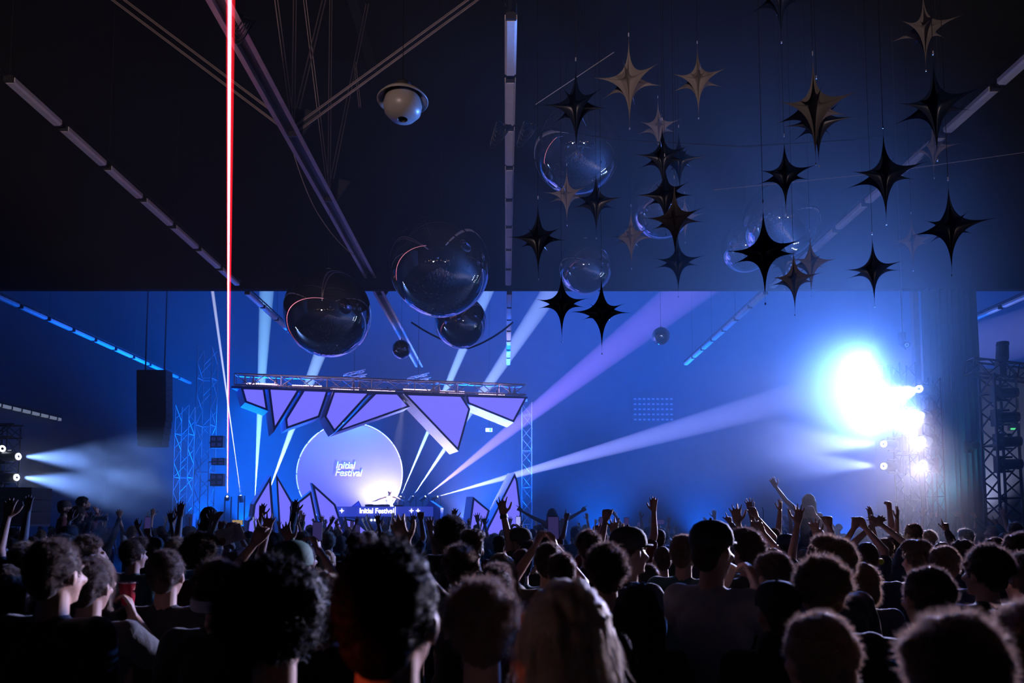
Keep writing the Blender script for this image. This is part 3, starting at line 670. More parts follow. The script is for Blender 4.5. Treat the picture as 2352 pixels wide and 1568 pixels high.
for k in range(4): moving_head(RPOS[k] , (-1, -0.8, 0), ord_[k] + ' glowing white lamp in the column of four at right', M_LENS, 'glowing lamps on the right tower', arm=(0.45, 0.35, 0))
for k in (4, 5): moving_head(RPOS[k], (-1, -0.5, 0), ['upper', 'lower'][k - 4] + ' of the two glowing lamps left of the lamp column', M_LENS, arm=(0.5, 0.1, 0))
for k in range(3): moving_head(GPOS[k], (-0.6, -1, 0), ['middle', 'lower', 'upper'][k] + ' blazing lamp lost in the white glare at right', M_LENS, 'blazing lamps in the white glare', arm=(0.8, 0.05, 0))
for k in range(2): moving_head(LPOS[k], (1, -0.1, 0), ['upper', 'lower'][k] + ' glowing lamp on the left edge tower', M_LENS, arm=(-0.4, 0.2, 0))
moving_head(at(5, 1030, 18), (1, -0.4, 0), 'pale blue lamp cut by the left edge', M_LENSS, arm=(-0.4, 0.2, 0))
for k, (px, py) in enumerate(((2336, 901), (2339, 957), (2344, 1013), (2346, 1065))):
    moving_head(at(px, py, 15.3), (1, -0.25, 0.02), ord_[k] + ' lamp facing away on the rightmost truss tower', M_LENS, 'lamps on the rightmost tower', s=0.95, arm=(-0.28, 0.1, 0))
    q = at(px, py, 15.3); spot('tower_light', q + Vector((0.15, -0.03, 0)), q + Vector((5, -1.2, 0.2)), 500, PALE, 30, 0.6, 0.05)
moving_head(at(2303, 785, 15.4), (0, -0.1, 1), 'unlit black moving lamp standing on top of the right tower', M_BLACK, s=1.0, arm=(0, 0.1, -0.5))
moving_head(at(2243, 1022, 21.0), (-0.2, -1, 0), 'small unlit lamp beside the curtain edge', M_BLACK, s=0.9, arm=(0, 0.3, 0))
moving_head(at(2083, 792, 21.0), (-0.3, -1, -0.3), 'small pale lamp high above the white glare', M_TUBE, s=0.8, arm=(0, 0.2, 0.3))
q = at(2083, 792, 21.0); tag(MB().tube((q.x, 21.2, q.z + 0.2), (q.x, 21.2, ROOF), 0.02, n=6).build('lamp_pipe', M_DARKST), 'thin pipe holding the small pale lamp above the glare', 'pipe')
for k, (px, py, Y) in enumerate(((500, 1015, 29), (503, 1060, 29), (500, 1102, 28.8))):
    c = at(px, py, Y); r = root('blinder_lamp', c, ['top', 'middle', 'bottom'][k] + ' dark four cell lamp on the left stage tower', 'stage lamp', 'square lamps on the left stage tower')
    MB().box(c, (0.55, 0.25, 0.52 if k != 1 else 0.3)).build('case', M_BLACK, r)
    for i in (-1, 1):
        for j in (-1, 1): MB().box(c + Vector((i * 0.13, -0.14, j * (0.12 if k != 1 else 0.07))), (0.16, 0.03, 0.14 if k != 1 else 0.08)).build('cell', M_EDGE, r)
    MB().tube(c + Vector((-0.28, 0, 0)), (at(478, 800, 29.5).x + 0.31, 29.19, c.z), 0.03, n=6).build('clamp_arm', M_DARKST, r)
c = at(440, 1200, 29); MBk = MB(); MBk.box((c.x, 28.9, 1.15), (0.3, 0.3, 2.3)); tag(MBk.build('white_post', M_EDGE), 'pale square post standing left of the stage', 'post')
# added bulbs out of view behind the photographer, for glints in the mirror balls
for k in range(9):
    c = Vector((-14 + k * 3.1 + (k % 2) * 0.8, -10.5, 3.4 + 0.5 * (k % 3))); r = root('glint_bulb', c, ['first', 'second', 'third', 'fourth', 'fifth', 'sixth', 'seventh', 'eighth', 'ninth'][k] + ' added bulb from the left, unseen behind the photographer', 'lamp', 'added bulbs for mirror ball glints')
    MB().ball(c, 0.09, 12, 8).build('bulb', M_WARM if k % 3 else M_COOLB, r); MB().tube(c + Vector((0, 0, 0.15)), (c.x, c.y, ROOF), 0.01, n=4).build('cord', M_BLACK, r)
# ------------------------------------------------------------------ hanging cloth stars
def star_mesh(seed, m, up=1.0, dn=1.0, nh=6, cut=False):
    rnd = random.Random(seed)
    tips = [Vector((math.cos(2*math.pi*(k+0.5*rnd.uniform(-.12,.12))/nh), math.sin(2*math.pi*k/nh), 0)) * (0.96 if k % 2 else 0.88) for k in range(nh)]
    U, D = Vector((0, 0, 1.08 * up)), Vector((0, 0, -1.08 * dn)); P, PB = 2.6, 2.15; N = 14
    mb = MB()
    for k in range(nh):
        for A in (U, D):
            B, C = tips[k], tips[(k+1) % nh]
            if A is D: B, C = C, B
            idx = {}; vs = []; fs = []
            for i in range(N + 1):
                for j in range(N + 1 - i):
                    a, b = i / N, j / N; c = 1 - a - b; idx[i, j] = len(vs)
                    c = max(c, 0); web = 4 * b * c / max((b + c) ** 2, 1e-6)
                    v = A * a**P + (B * b**PB + C * c**PB) * (1 - 0.45 * web)
                    # cloth bulges a little between the seams
                    bul = 27 * a * b * c
                    vs.append(v * (1 + 0.06 * bul))
            for i in range(N):
                for j in range(N - i):
                    fs.append((idx[i, j], idx[i+1, j], idx[i, j+1]))
                    if i + j < N - 1: fs.append((idx[i+1, j], idx[i+1, j+1], idx[i, j+1]))
            mb.add(vs, fs)
    me = mb.mesh('star_cloth', m, False)
    bm = bmesh.new(); bm.from_mesh(me); bmesh.ops.remove_doubles(bm, verts=bm.verts, dist=1e-5); bmesh.ops.recalc_face_normals(bm, faces=bm.faces)
    for f in bm.faces: f.smooth = True
    for e in bm.edges:
        e.smooth = e.calc_face_angle(0) < R(50)
    bm.to_mesh(me); bm.free(); return me
SW = [star_mesh(k, M_STARW) for k in range(2)]; SD = [star_mesh(k + 5, M_STARD) for k in range(2)]
def seam_mesh(): 
    a = MB().tube((0, 0, 1.06), (0, 0, 1.14), 0.012, n=6).mesh('tip', M_ALU); b = MB().tube((0, 0, -1.06), (0, 0, -1.1), 0.014, n=6).mesh('tip', M_ALU)
    return a, b
SE = seam_mesh()
def star(px, py, half, kind, rot, label, flat=1.0):
    Y = 0.5 * F / half * 0.97; c = at(px, py, Y); s = 0.5
    r = root('hanging_star', c, label, 'star decoration', 'cloth stars hanging over the crowd', world=False)
    me = random.Random(int(px)).choice(SW if kind == 'w' else SD)
    o = cl = link('cloth', me, r); o.scale = (s * flat, s * flat, s); o.rotation_euler = (0, 0, R(rot))
    for q in SE: link('tip_fitting', q, cl)
    L = ROOF - c.z - s * 1.1; mb = MB(); mb.tube((0, 0, s * 1.1), (0, 0, s * 1.1 + L), 0.003, n=4); o = link('hanging_line', mb.mesh('line', M_BLACK), r)
    return r
STARS = [
 (1445, 188, 104, 'w', 10, 'brownish white star left of two similar pale stars at the top'),
 (1603, 185, 84, 'w', 20, 'pale star at the top right of its brownish twin'),
 (1323, 245, 104, 'd', 5, 'nearly black star above the largest mirror ball'),
 (1512, 292, 66, 'w', 25, 'smaller pale star just above the black star cluster'),
 (1522, 362, 84, 'd', 12, 'black star below the smaller pale one, front of the cluster'),
 (1560, 368, 74, 'd', 40, 'dark blue star half behind the black one in the cluster'),
 (1528, 448, 86, 'd', 0, 'black star in the middle of the cluster'),
 (1550, 505, 92, 'w', 8, 'brown star in front at the bottom of the cluster'),
 (1573, 500, 54, 'w', 30, 'small pale star behind the brown one in the cluster'),
 (1302, 448, 66, 'w', 15, 'small pale star in front of the largest mirror ball'),
 (1369, 465, 78, 'd', 33, 'blue star right of the pale one below the largest mirror ball'),
 (1236, 548, 88, 'd', 8, 'dark star beside the middle row of strip lamps'),
 (1450, 545, 68, 'w', 2, 'pale star with a small bright mark on its middle'),
 (1557, 602, 74, 'd', 20, 'blue star below the brown star of the cluster'),
 (1290, 697, 82, 'd', 26, 'lighter blue star overlapping the dark one at the bulkhead edge'),
 (1382, 717, 88, 'd', 3, 'dark star hanging lowest of all, right of the lighter blue one'),
 (1792, -8, 104, 'd', 14, 'black star cut off by the top edge'),
 (2123, 68, 92, 'w', 22, 'dim pale star at the upper right'),
 (2148, 245, 118, 'd', 8, 'large nearly black star crossing the right lamp row'),
 (1870, 250, 122, 'w', 16, 'large brown star right of centre at the top'),
 (1878, 280, 98, 'd', 44, 'large dark star directly behind the large brown one'),
 (2143, 342, 64, 'w', 34, 'small grey star below the large black one at right'),
 (1803, 402, 86, 'd', 18, 'dark blue star above the pair of overlapping mirror balls'),
 (2032, 403, 106, 'd', 12, 'dark star in front of the middle of the right lamp row'),
 (2182, 522, 104, 'd', 24, 'dark star farthest out on the right'),
 (2095, 556, 62, 'w', 10, 'small lilac white star beside the outermost dark star'),
 (2006, 620, 78, 'd', 1, 'blue star with a blunt lower tip'),
 (1755, 580, 110, 'd', 6, 'big black star in front of the pair of mirror balls'),
 (1862, 605, 70, 'w', 30, 'pale star behind the right side of the big black star'),
 (1824, 642, 76, 'w', 15, 'brown star hanging lowest below the big black star'),
 (1800, 600, 60, 'd', 40, 'faint blue star seen behind the big black star'),
]
for s_ in STARS: star(*s_)

# ------------------------------------------------------------------ mirror balls
def mball(px, py, rp, R_, label, squash=1.0):
    Y = R_ * F / rp; c = at(px, py, Y)
    r = root('mirror_ball', c, label, 'mirror ball', 'mirror balls over the crowd', world=False)
    mb = MB(); mb.ball((0, 0, 0), (R_, R_, R_ * squash), 64, 40); me = mb.mesh('ball', M_MIRROR, True)
    link('mirror_skin', me, r)
    mb = MB(); mb.tube((0, 0, R_ * squash * 0.985), (0, 0, R_ * squash + 0.06), R_ * 0.07, n=14); link('neck_cap', mb.mesh('neck', M_ALU), r)
    mb = MB(); mb.tube((0, 0, R_ * squash), (0, 0, ROOF - c.z), 0.006, n=4); link('hanging_cable', mb.mesh('line', M_BLACK), r)
mball(1325, 342, 104, 0.9, 'largest mirror ball above the centre, behind the black star')
mball(1010, 612, 117, 1.15, 'wide mirror ball hanging in front of the bulkhead edge')
mball(753, 720, 101, 1.15, 'dark mirror ball left of the girder, above the stage truss')
mball(1058, 740, 61, 0.8, 'smaller mirror ball partly behind the wide one')
mball(922, 802, 22, 0.32, 'smallest mirror ball beside the girder above the stage')
mball(1345, 612, 63, 0.75, 'mirror ball low in the haze between the stars')
mball(1522, 470, 78, 0.9, 'mirror ball behind the star cluster')
mball(1522, 637, 26, 0.4, 'small faint mirror ball below the star cluster')
mball(1518, 772, 21, 0.35, 'tiny mirror ball in the haze over the purple beam')
mball(1793, 508, 87, 0.9, 'mirror ball behind the big black star, right of the pair')
mball(1715, 567, 58, 0.7, 'mirror ball behind the big black star, lower left of the pair')
mball(1384, 574, 10, 0.2, 'tiny mirror ball above the hazy one between the stars')

# ------------------------------------------------------------------ enamel pendant
c = at(925, 228, 8.5); k = 8.5 / F
r = root('pendant_lamp', c, 'round enamel pendant with a brim and dark hole in its base', 'pendant', world=False)
mb = MB(); mb.lathe([(12*k, -50*k), (30*k, -46*k), (43*k, -32*k), (46*k, -16*k), (42*k, 0), (32*k, 14*k), (18*k, 22*k), (0, 24*k)], n=40); link('bowl', mb.mesh('bowl', M_PEND, True), r)
mb = MB(); mb.lathe([(12*k, -50*k), (11*k, -46*k), (0, -44*k)], n=24); link('socket_hole', mb.mesh('hole', M_BLACK, True), r)
mb = MB(); mb.lathe([(30*k, 14*k), (48*k, 4*k), (59*k, -6*k), (61*k, -4*k), (50*k, 8*k), (30*k, 20*k), (14*k, 24*k)], n=40); link('brim', mb.mesh('brim', M_PEND, True), r)
mb = MB(); mb.lathe([(18*k, 20*k), (20*k, 34*k), (19*k, 38*k), (8*k, 40*k), (0, 40*k)], n=24); link('neck', mb.mesh('neck', M_DARKST, True), r)
mb = MB(); mb.tube((0, 0, 38*k), (0, 0, ROOF - c.z), 0.005, n=5); link('cord', mb.mesh('cord', M_BLACK), r)
# ------------------------------------------------------------------ people
def fuse(mb, voxel, smooth=2, dec=None, m=None, disp=None, name='body'):
    "grow one continuous surface over the overlapping closed shells in mb"
    me = mb.mesh('tmp', None); me.materials.clear(); o = link('tmp', me)
    md = o.modifiers.new('r', 'REMESH'); md.mode = 'VOXEL'; md.voxel_size = voxel; md.use_smooth_shade = True
    if smooth: sm = o.modifiers.new('s', 'SMOOTH'); sm.factor = 0.6; sm.iterations = smooth
    if dec: d = o.modifiers.new('d', 'DECIMATE'); d.ratio = dec
    bpy.context.view_layer.update(); dg = bpy.context.evaluated_depsgraph_get()
    out = bpy.data.meshes.new_from_object(o.evaluated_get(dg)); bpy.data.objects.remove(o); bpy.data.meshes.remove(me)
    out.name = name
    if disp:
        n = len(out.vertices); co = np.empty(n * 3, 'f'); out.vertices.foreach_get('co', co); no = np.empty(n * 3, 'f'); out.vertices.foreach_get('normal', no)
        co = co.reshape(-1, 3); no = no.reshape(-1, 3); fr, am = disp[:2]
        fz = Vector((fr, fr, fr * (0.16 if len(disp) > 2 else 1)))
        d = np.array([noise.fractal(Vector(c) * fz, 1.0, 2.0, 3) for c in co]) * am
        co += no * d[:, None]; out.vertices.foreach_set('co', co.ravel())
    out.materials.clear(); out.materials.append(m); out.polygons.foreach_set('use_smooth', [True] * len(out.polygons)); out.update()
    return out
V = Vector
def hand(mb, wr, d, n, kind, side, s=1.0):
    "palm, five fingers; d points along the hand, n out of the palm"
    d = V(d).normalized(); n = V(n); n = (n - d * n.dot(d)).normalized(); t = d.cross(n).normalized() * side   # t: thumb side
    wr = V(wr)
    def pt(a, b, c): return wr + (d * a + t * b + n * c) * s
    rs = 0.0115 * s
    for b in (-0.03, -0.01, 0.01, 0.03): mb.capsule(pt(0.005, b * 0.65, 0), pt(0.082, b, 0), 0.0145 * s, 0.0125 * s, n=8)
    K = {'open': ([12, 8, 8, 14], 9, 4), 'relax': ([28, 30, 34, 38], 4, 10), 'spread': ([4, 2, 4, 8], 17, 0), 'fist': ([80, 82, 84, 84], 1, 60), 'point': ([2, 82, 84, 84], 1, 55),
         'grip': ([50, 52, 55, 58], 3, 25), 'two': ([3, 3, 84, 84], 8, 50)}[kind]
    for k, (b, L) in enumerate(((0.03, 0.072), (0.01, 0.08), (-0.01, 0.075), (-0.03, 0.058))):
        cur = R(K[0][k]); sp = R(K[1]) * (1.5 - k) ; p = pt(0.084, b, 0); an = cur * 0.7
        for q, fr in enumerate((0.46, 0.30, 0.24)):
            dd = (d * math.cos(an) + n * math.sin(an)); dd = (dd + t * math.sin(sp)).normalized()
            e = p + dd * L * fr * 1.05 * s; mb.capsule(p, e, rs * (0.95 - 0.1 * q), rs * (0.85 - 0.1 * q), n=8); p = e; an += cur
    p = pt(0.018, 0.028, 0.004); o = R(48 if kind in ('open', 'spread') else 25)
    for q, L in enumerate((0.045, 0.034, 0.027)):
        dd = (d * math.cos(o) + t * math.sin(o) + n * (0.25 + K[2] / 90 * 0.6 * (q > 0))).normalized()
        e = p + dd * L * s; mb.capsule(p, e, rs * (1.25 - 0.15 * q), rs * (1.1 - 0.15 * q), n=8); p = e; o *= 0.6
ARM = {  # elbow and wrist from the shoulder, right side (+x); hand direction; palm normal; hand
 'down': ((.06, -.03, -.29), (.06, .07, -.54), (0, .25, -1), (-1, 0, 0), 'relax'),
 'bent': ((.07, .02, -.28), (-.06, .24, -.2), (-.4, .6, .3), (-.6, -.6, .3), 'relax'),
 'face': ((.10, .16, -.18), (-.10, .22, .05), (-.3, .0, .9), (-.6, -.7, 0), 'grip'),
 'up': ((.06, .07, .27), (.04, .14, .53), (-.05, .1, 1), (0, .9, .1), 'open'),
 'upb': ((.04, .10, .27), (.10, .12, .53), (.15, 0, 1), (-.3, .9, 0), 'spread'),
 'upout': ((.19, .03, .2), (.33, .06, .42), (.4, .1, .9), (-.2, .9, 0), 'open'),
 'upin': ((.08, .12, .26), (-.10, .16, .50), (-.3, .2, .95), (-.2, .9, .2), 'relax'),
 'fist': ((.08, .08, .24), (.04, .14, .47), (0, .1, 1), (0, .9, .1), 'fist'),
 'point': ((.08, .14, .22), (.06, .30, .44), (0, .35, 1), (0, .9, -.3), 'point'),
 'fwd': ((.07, .24, .08), (.03, .46, .20), (0, .8, .6), (0, .4, -.9), 'open'),
 'phone': ((.05, .22, .08), (-.11, .33, .30), (-.25, .1, 1), (-.9, .1, 0), 'grip'),
 'wide': ((.24, .05, .12), (.46, .08, .25), (.8, .1, .55), (0, .9, -.2), 'point'),
 'heart': ((.14, .10, .24), (-.12, .12, .46), (-.75, .1, .55), (-.1, .9, -.4), 'open'),
 'spreadlow': ((.22, .05, -.10), (.43, .12, -.20), (.8, .5, -.15), (0, .3, -.9), 'open'),
}
SHO = 1.425
def head_shapes(mb, hz=0.0, female=False):
    z = hz
    mb.ball((0, -0.012, 1.655 + z), (0.074, 0.094, 0.092), 24, 16)      # skull
    mb.ball((0, 0.032, 1.615 + z), (0.064, 0.062, 0.085), 20, 12)       # face
    mb.ball((0, 0.040, 1.565 + z), (0.046, 0.05, 0.045), 16, 10)        # jaw
    mb.ball((0, 0.083, 1.541 + z), (0.02, 0.015, 0.014), 12, 8)         # chin
    mb.capsule((-0.032, 0.085, 1.667 + z), (0.032, 0.085, 1.667 + z), 0.010, n=8)   # brow
    mb.capsule((0, 0.093, 1.655 + z), (0, 0.110, 1.618 + z), 0.008, 0.0125, n=8)    # nose
    for s in (-1, 1):
        mb.ball((s * 0.013, 0.1, 1.612 + z), (0.008, 0.009, 0.007), 8, 6)
        mb.ball((s * 0.04, 0.075, 1.615 + z), (0.02, 0.02, 0.02), 10, 8)            # cheek
        mb.ball((s * 0.077, -0.003, 1.628 + z), (0.009, 0.019, 0.032), 10, 8, Matrix.Rotation(R(-12), 3, 'X') @ Matrix.Rotation(R(20) * s, 3, 'Z'))  # ear
    mb.capsule((-0.018, 0.092, 1.583 + z), (0.018, 0.092, 1.583 + z), 0.0065, n=8)  # upper lip
    mb.capsule((-0.013, 0.089, 1.573 + z), (0.013, 0.089, 1.573 + z), 0.0065, n=8)  # lower lip
def body_pts(armL, armR, lean=0.0, sit=False):
    P = {}
    for sd, a in ((-1, armL), (1, armR)):
        e, w_, d, n, k = ARM[a]
        up = 0.045 if e[2] > 0.1 else 0.0
        S = V((sd * (0.185 - up * 0.6), -0.01, SHO + up))
        P[sd] = (S, S + V((e[0]*sd, e[1], e[2])), S + V((w_[0]*sd, w_[1], w_[2])), V((d[0]*sd, d[1], d[2])), V((n[0]*sd, n[1], n[2])), k)
    return P
def make_body(armL, armR, vox=0.0075, dec=0.3, girl=False, sit=False):
    mb = MB(); P = body_pts(armL, armR); head_shapes(mb)
    f = 0.88 if girl else 1.0
    mb.capsule((0, -0.022, 1.42), (0, -0.008, 1.58), 0.058 * f, 0.052 * f)
    mb.ball((0, -0.01, 1.30), (0.165 * f, 0.105, 0.15), 24, 14)
    mb.ball((0, 0.0, 1.14), (0.135 * f, 0.095, 0.17), 24, 14)
    mb.ball((0, -0.01, 0.96), (0.165, 0.11, 0.13), 24, 14)
    mb.capsule((-0.14 * f, -0.015, 1.425), (0.14 * f, -0.015, 1.425), 0.055, n=12)
    for sd in (-1, 1):
        S, E, W_, d, n, k = P[sd]; S = V((S.x * f, S.y, S.z))
        mb.capsule((sd * 0.12 * f, -0.01, 1.40), S, 0.062, 0.056); mb.capsule(S, E, 0.053 * f, 0.042 * f); mb.capsule(E, W_, 0.042 * f, 0.027 * f)
        hand(mb, W_, d, n, k, sd * (1 if d.z > -0.5 else -1), 1.0)
        if sit: hk, kn, an = V((sd*.09, 0, .93)), V((sd*.15, .30, .80)), V((sd*.12, .22, .42))
        else: hk, kn, an = V((sd*.09, 0, .92)), V((sd*.11, .02, .5)), V((sd*.12, -.02, .09))
        mb.capsule(hk, kn, 0.088, 0.058); mb.capsule(kn, an, 0.056, 0.038)
        mb.capsule(an + V((0, -.03, -.045)), an + V((sd * .02, .15, -.055)), 0.036, 0.03)
    return fuse(mb, vox, 2, dec, M_SKIN), P, f
def make_shirt(P, f, sleeve='short', vox=0.014, tank=False):
    mb = MB()
    mb.ball((0, -0.01, 1.29), (0.183 * f, 0.122, 0.165), 24, 14); mb.ball((0, 0.0, 1.13), (0.16 * f, 0.115, 0.19), 24, 14); mb.ball((0, -0.008, 0.97), (0.178, 0.124, 0.13), 24, 14)
    if not tank:
        mb.capsule((-0.135 * f, -0.015, 1.415), (0.135 * f, -0.015, 1.415), 0.072, n=14)
        mb.capsule((0, -0.02, 1.43), (0, -0.018, 1.475), 0.072, 0.062)
        for sd in (-1, 1):
            S, E, W_ = P[sd][:3]; S = V((S.x * f, S.y, S.z)); mb.capsule((sd * 0.12 * f, -0.01, 1.39), S, 0.078, 0.072)
            if sleeve == 'short': mb.capsule(S, S.lerp(E, 0.6), 0.07, 0.064)
            else: mb.capsule(S, E, 0.068, 0.056); mb.capsule(E, E.lerp(W_, 0.9), 0.056, 0.04)
    else:
        for sd in (-1, 1): mb.capsule((sd * 0.10 * f, -0.01, 1.30), (sd * 0.10 * f, -0.015, 1.475), 0.045, 0.03)
    return fuse(mb, vox, 3, None, M_SHIRT, (7.0, 0.012), 'shirt')
def make_trousers(sit=False, vox=0.018):
    mb = MB(); mb.ball((0, -0.01, 0.93), (0.176, 0.125, 0.12), 20, 12)
    for sd in (-1, 1):
        if sit: hk, kn, an = V((sd*.09, 0, .93)), V((sd*.15, .30, .80)), V((sd*.12, .22, .44))
        else: hk, kn, an = V((sd*.09, 0, .92)), V((sd*.11, .02, .5)), V((sd*.12, -.02, .13))
        mb.capsule(hk, kn, 0.1, 0.07); mb.capsule(kn, an, 0.07, 0.055)
    return fuse(mb, vox, 2, None, M_TROUS, (6.0, 0.01), 'trousers')
HC = V((0, -0.018, 1.665))
def strands(me, n, L, w_, seed, curl=0.0, down=0.0, zmin=1.60, flat=0.0):
    "fine hairs that stand off the hair mass"
    rnd = random.Random(seed); vs = [v.co.copy() for v in me.vertices]; ns = [v.normal.copy() for v in me.vertices]
    cand = [i for i, v in enumerate(vs) if v.z > zmin]; V_, F_ = [], []
    for _ in range(n):
        i = rnd.choice(cand); p = vs[i] - ns[i] * 0.006; d = ns[i] + V((rnd.gauss(0, .45), rnd.gauss(0, .45), rnd.gauss(0, .45))); d.z -= down; d.normalize()
        s = d.cross(V((rnd.gauss(0, 1), rnd.gauss(0, 1), rnd.gauss(0, 1)))).normalized(); l = L * rnd.uniform(.4, 1.3)
        ww = w_; q = p; o = len(V_); V_ += [q - s * ww, q + s * ww]; N = 3
        for k in range(1, N + 1):
            d = (d + V((rnd.gauss(0, curl), rnd.gauss(0, curl), rnd.gauss(0, curl) - down * .6))).normalized(); q = q + d * l / N
            ww2 = ww * (1 - k / (N + 0.4)); V_ += [q - s * ww2, q + s * ww2]; a = o + 2 * k; F_.append((a-2, a-1, a+1, a))
    return V_, F_
def make_hair(kind, m, seed):
    mb = MB(); rnd = random.Random(seed); vox = 0.007; disp = (26, 0.010); st_ = (6500, 0.020, 0.0011, 0.35, 0.0, 1.6)
    def cap(r=(0.083, 0.103, 0.098), back=True):
        mb.ball(HC + V((0, -0.004, 0.01)), r, 28, 18)
        if back: mb.ball((0, -0.062, 1.625), (0.066, 0.05, 0.072), 18, 12)
    if kind == 'short': cap()
    elif kind == 'buzz': cap((0.078, 0.099, 0.095)); disp = (60, 0.002); st_ = (6000, 0.007, 0.0009, 0.1, 0, 1.6)
    elif kind == 'quiff':
        cap(); mb.ball((0.0, 0.045, 1.752), (0.062, 0.055, 0.035), 16, 10); st_ = (6500, 0.028, 0.0011, 0.35, 0, 1.6)
    elif kind == 'curly':
        cap((0.088, 0.108, 0.104))
        for k in range(70):
            a = rnd.uniform(0, 6.28); e = rnd.uniform(-0.15, 1.5); p = HC + V((0.088 * math.cos(a) * math.cos(e), 0.104 * math.sin(a) * math.cos(e) - 0.01, 0.1 * math.sin(e) + 0.01))
            if p.y > 0.06 and p.z < 1.7: continue
            mb.ball(p, rnd.uniform(0.014, 0.024), 8, 6)
        disp = (45, 0.009); st_ = (8000, 0.036, 0.0011, 0.9, 0.0, 1.6)
    elif kind == 'afro':
        mb.ball(HC + V((0, -0.02, 0.03)), (0.135, 0.14, 0.13), 28, 18); disp = (28, 0.016); st_ = (10000, 0.036, 0.0011, 1.0, 0.0, 1.56)
    elif kind == 'long':
        cap((0.088, 0.106, 0.1)); mb.ball((0, -0.07, 1.56), (0.082, 0.05, 0.12), 20, 12)
        for k in range(26):
            x = (k / 25 - 0.5) * 0.2; y = -0.075 + 0.1 * (abs(x) / 0.1) ** 2 * 0.55 + rnd.uniform(-.01, .01)
            b = V((x * 1.25 + rnd.uniform(-.02, .02), y - 0.03, 1.30 + rnd.uniform(-.05, .06))); mb.capsule((x * 0.85, y, 1.66), b, 0.021, 0.007, n=8)
        disp = (60, 0.012, 1); st_ = (8000, 0.08, 0.0010, 0.2, 1.6, 1.3)
    elif kind == 'bob':
        cap((0.09, 0.108, 0.102)); mb.ball((0, -0.05, 1.585), (0.1, 0.075, 0.085), 22, 14); disp = (50, 0.011, 1); st_ = (7000, 0.04, 0.0011, 0.4, 0.8, 1.52)
    elif kind == 'bun':
        cap(); mb.ball((0, -0.125, 1.70), (0.045, 0.04, 0.045), 14, 10); st_ = (6500, 0.03, 0.0011, 0.6, 0, 1.6)
    elif kind == 'tail':
        cap(); mb.capsule((0, -0.115, 1.70), (0, -0.15, 1.52), 0.03, 0.018, n=10); mb.capsule((0, -0.15, 1.52), (0, -0.13, 1.38), 0.02, 0.008, n=10); st_ = (2400, 0.022, 0.0008, 0.4, 0.2, 1.45)
    elif kind == 'topflat':
        cap(); mb.ball((0, -0.015, 1.752), (0.095, 0.11, 0.05), 20, 12); disp = (42, 0.014); st_ = (4600, 0.026, 0.0009, 1.0, 0, 1.66)
    me = fuse(mb, vox, 1, 0.45, m, disp, 'hair')
    # leave the face free
    bm = bmesh.new(); bm.from_mesh(me)
    kill = [v for v in bm.verts if v.co.y > 0.052 + max(0, v.co.z - 1.70) * 0.9 and v.co.z < 1.735]
    bmesh.ops.delete(bm, geom=kill, context='VERTS'); bm.to_mesh(me); bm.free()
    n, L, w_, cu, dn, zm = st_; V_, F_ = strands(me, n, L, w_, seed, cu, dn, zm)
    F0 = [tuple(p.vertices) for p in me.polygons]; V0 = [v.co[:] for v in me.vertices]; o = len(V0)
    me2 = bpy.data.meshes.new('hair'); me2.from_pydata(V0 + [v[:] for v in V_], [], F0 + [tuple(i + o for i in f) for f in F_])
    me2.materials.append(m); me2.polygons.foreach_set('use_smooth', [True] * len(me2.polygons)); me2.update(); return me2
def make_cap(back=False):
    mb = MB(); N = 40
    prof = [(0.092, 1.675), (0.094, 1.70), (0.088, 1.735), (0.07, 1.765), (0.04, 1.782), (0.0, 1.787)]
    vs = []; fs = []
    for r_, z in prof:
        for k in range(N): a = 2*math.pi*k/N; vs.append((r_ * math.cos(a), r_ * 1.18 * math.sin(a) - 0.012, z))
    for j in range(len(prof) - 1):
        for k in range(N): fs.append((j*N+k, j*N+(k+1)%N, (j+1)*N+(k+1)%N, (j+1)*N+k))
    mb.add(vs, fs); mb.ball((0, -0.012, 1.788), 0.008, 8, 6)
    sg = -1 if back else 1; M_ = 14; top = []; 
    for k in range(M_ + 1):
        a = math.pi * k / M_; x = 0.085 * math.cos(a); y0 = 0.085 * math.sin(a) * 1.0; y1 = y0 + 0.075 * math.sin(a) ** 0.7
        top.append(((x, sg * y0 - 0.012, 1.69), (x * 0.95, sg * y1 - 0.012, 1.675 + 0.012 * math.sin(a))))
    vs = [p for q in top for p in q]; n2 = len(vs); vs += [(x, y, z - 0.006) for x, y, z in vs]; fs = []
    for k in range(M_): a = 2 * k; fs += [(a, a+1, a+3, a+2), (n2+a, n2+a+2, n2+a+3, n2+a+1), (a+1, n2+a+1, n2+a+3, a+3)]
    mb.add(vs, fs); me = mb.mesh('cap', M_CAP, True); return me
CAPF, CAPB = make_cap(), make_cap(True)
def band_mesh():
    mb = MB(); N = 40; pr = [(0.089, 1.64), (0.092, 1.65), (0.0915, 1.675), (0.088, 1.685)]
    mb.add([(r_ * math.cos(2*math.pi*k/N), r_ * 1.2 * math.sin(2*math.pi*k/N) - 0.014, z - 0.02 * math.sin(2*math.pi*k/N) * -1) for r_, z in pr for k in range(N)],
           [(j*N+k, j*N+(k+1)%N, (j+1)*N+(k+1)%N, (j+1)*N+k) for j in range(3) for k in range(N)])
    return mb.mesh('headband', M_PAPER, True)
BAND = band_mesh()
HAIR = {}
def hair(kind, colr='d', seed=0):
    k = (kind, colr)
    if k not in HAIR: HAIR[k] = make_hair(kind, {'d': M_HAIRD, 'b': M_HAIRB, 'y': M_HAIRY, 'k': M_HAIRK}[colr], len(HAIR) * 7 + 3)
    return HAIR[k]
BODY = {}
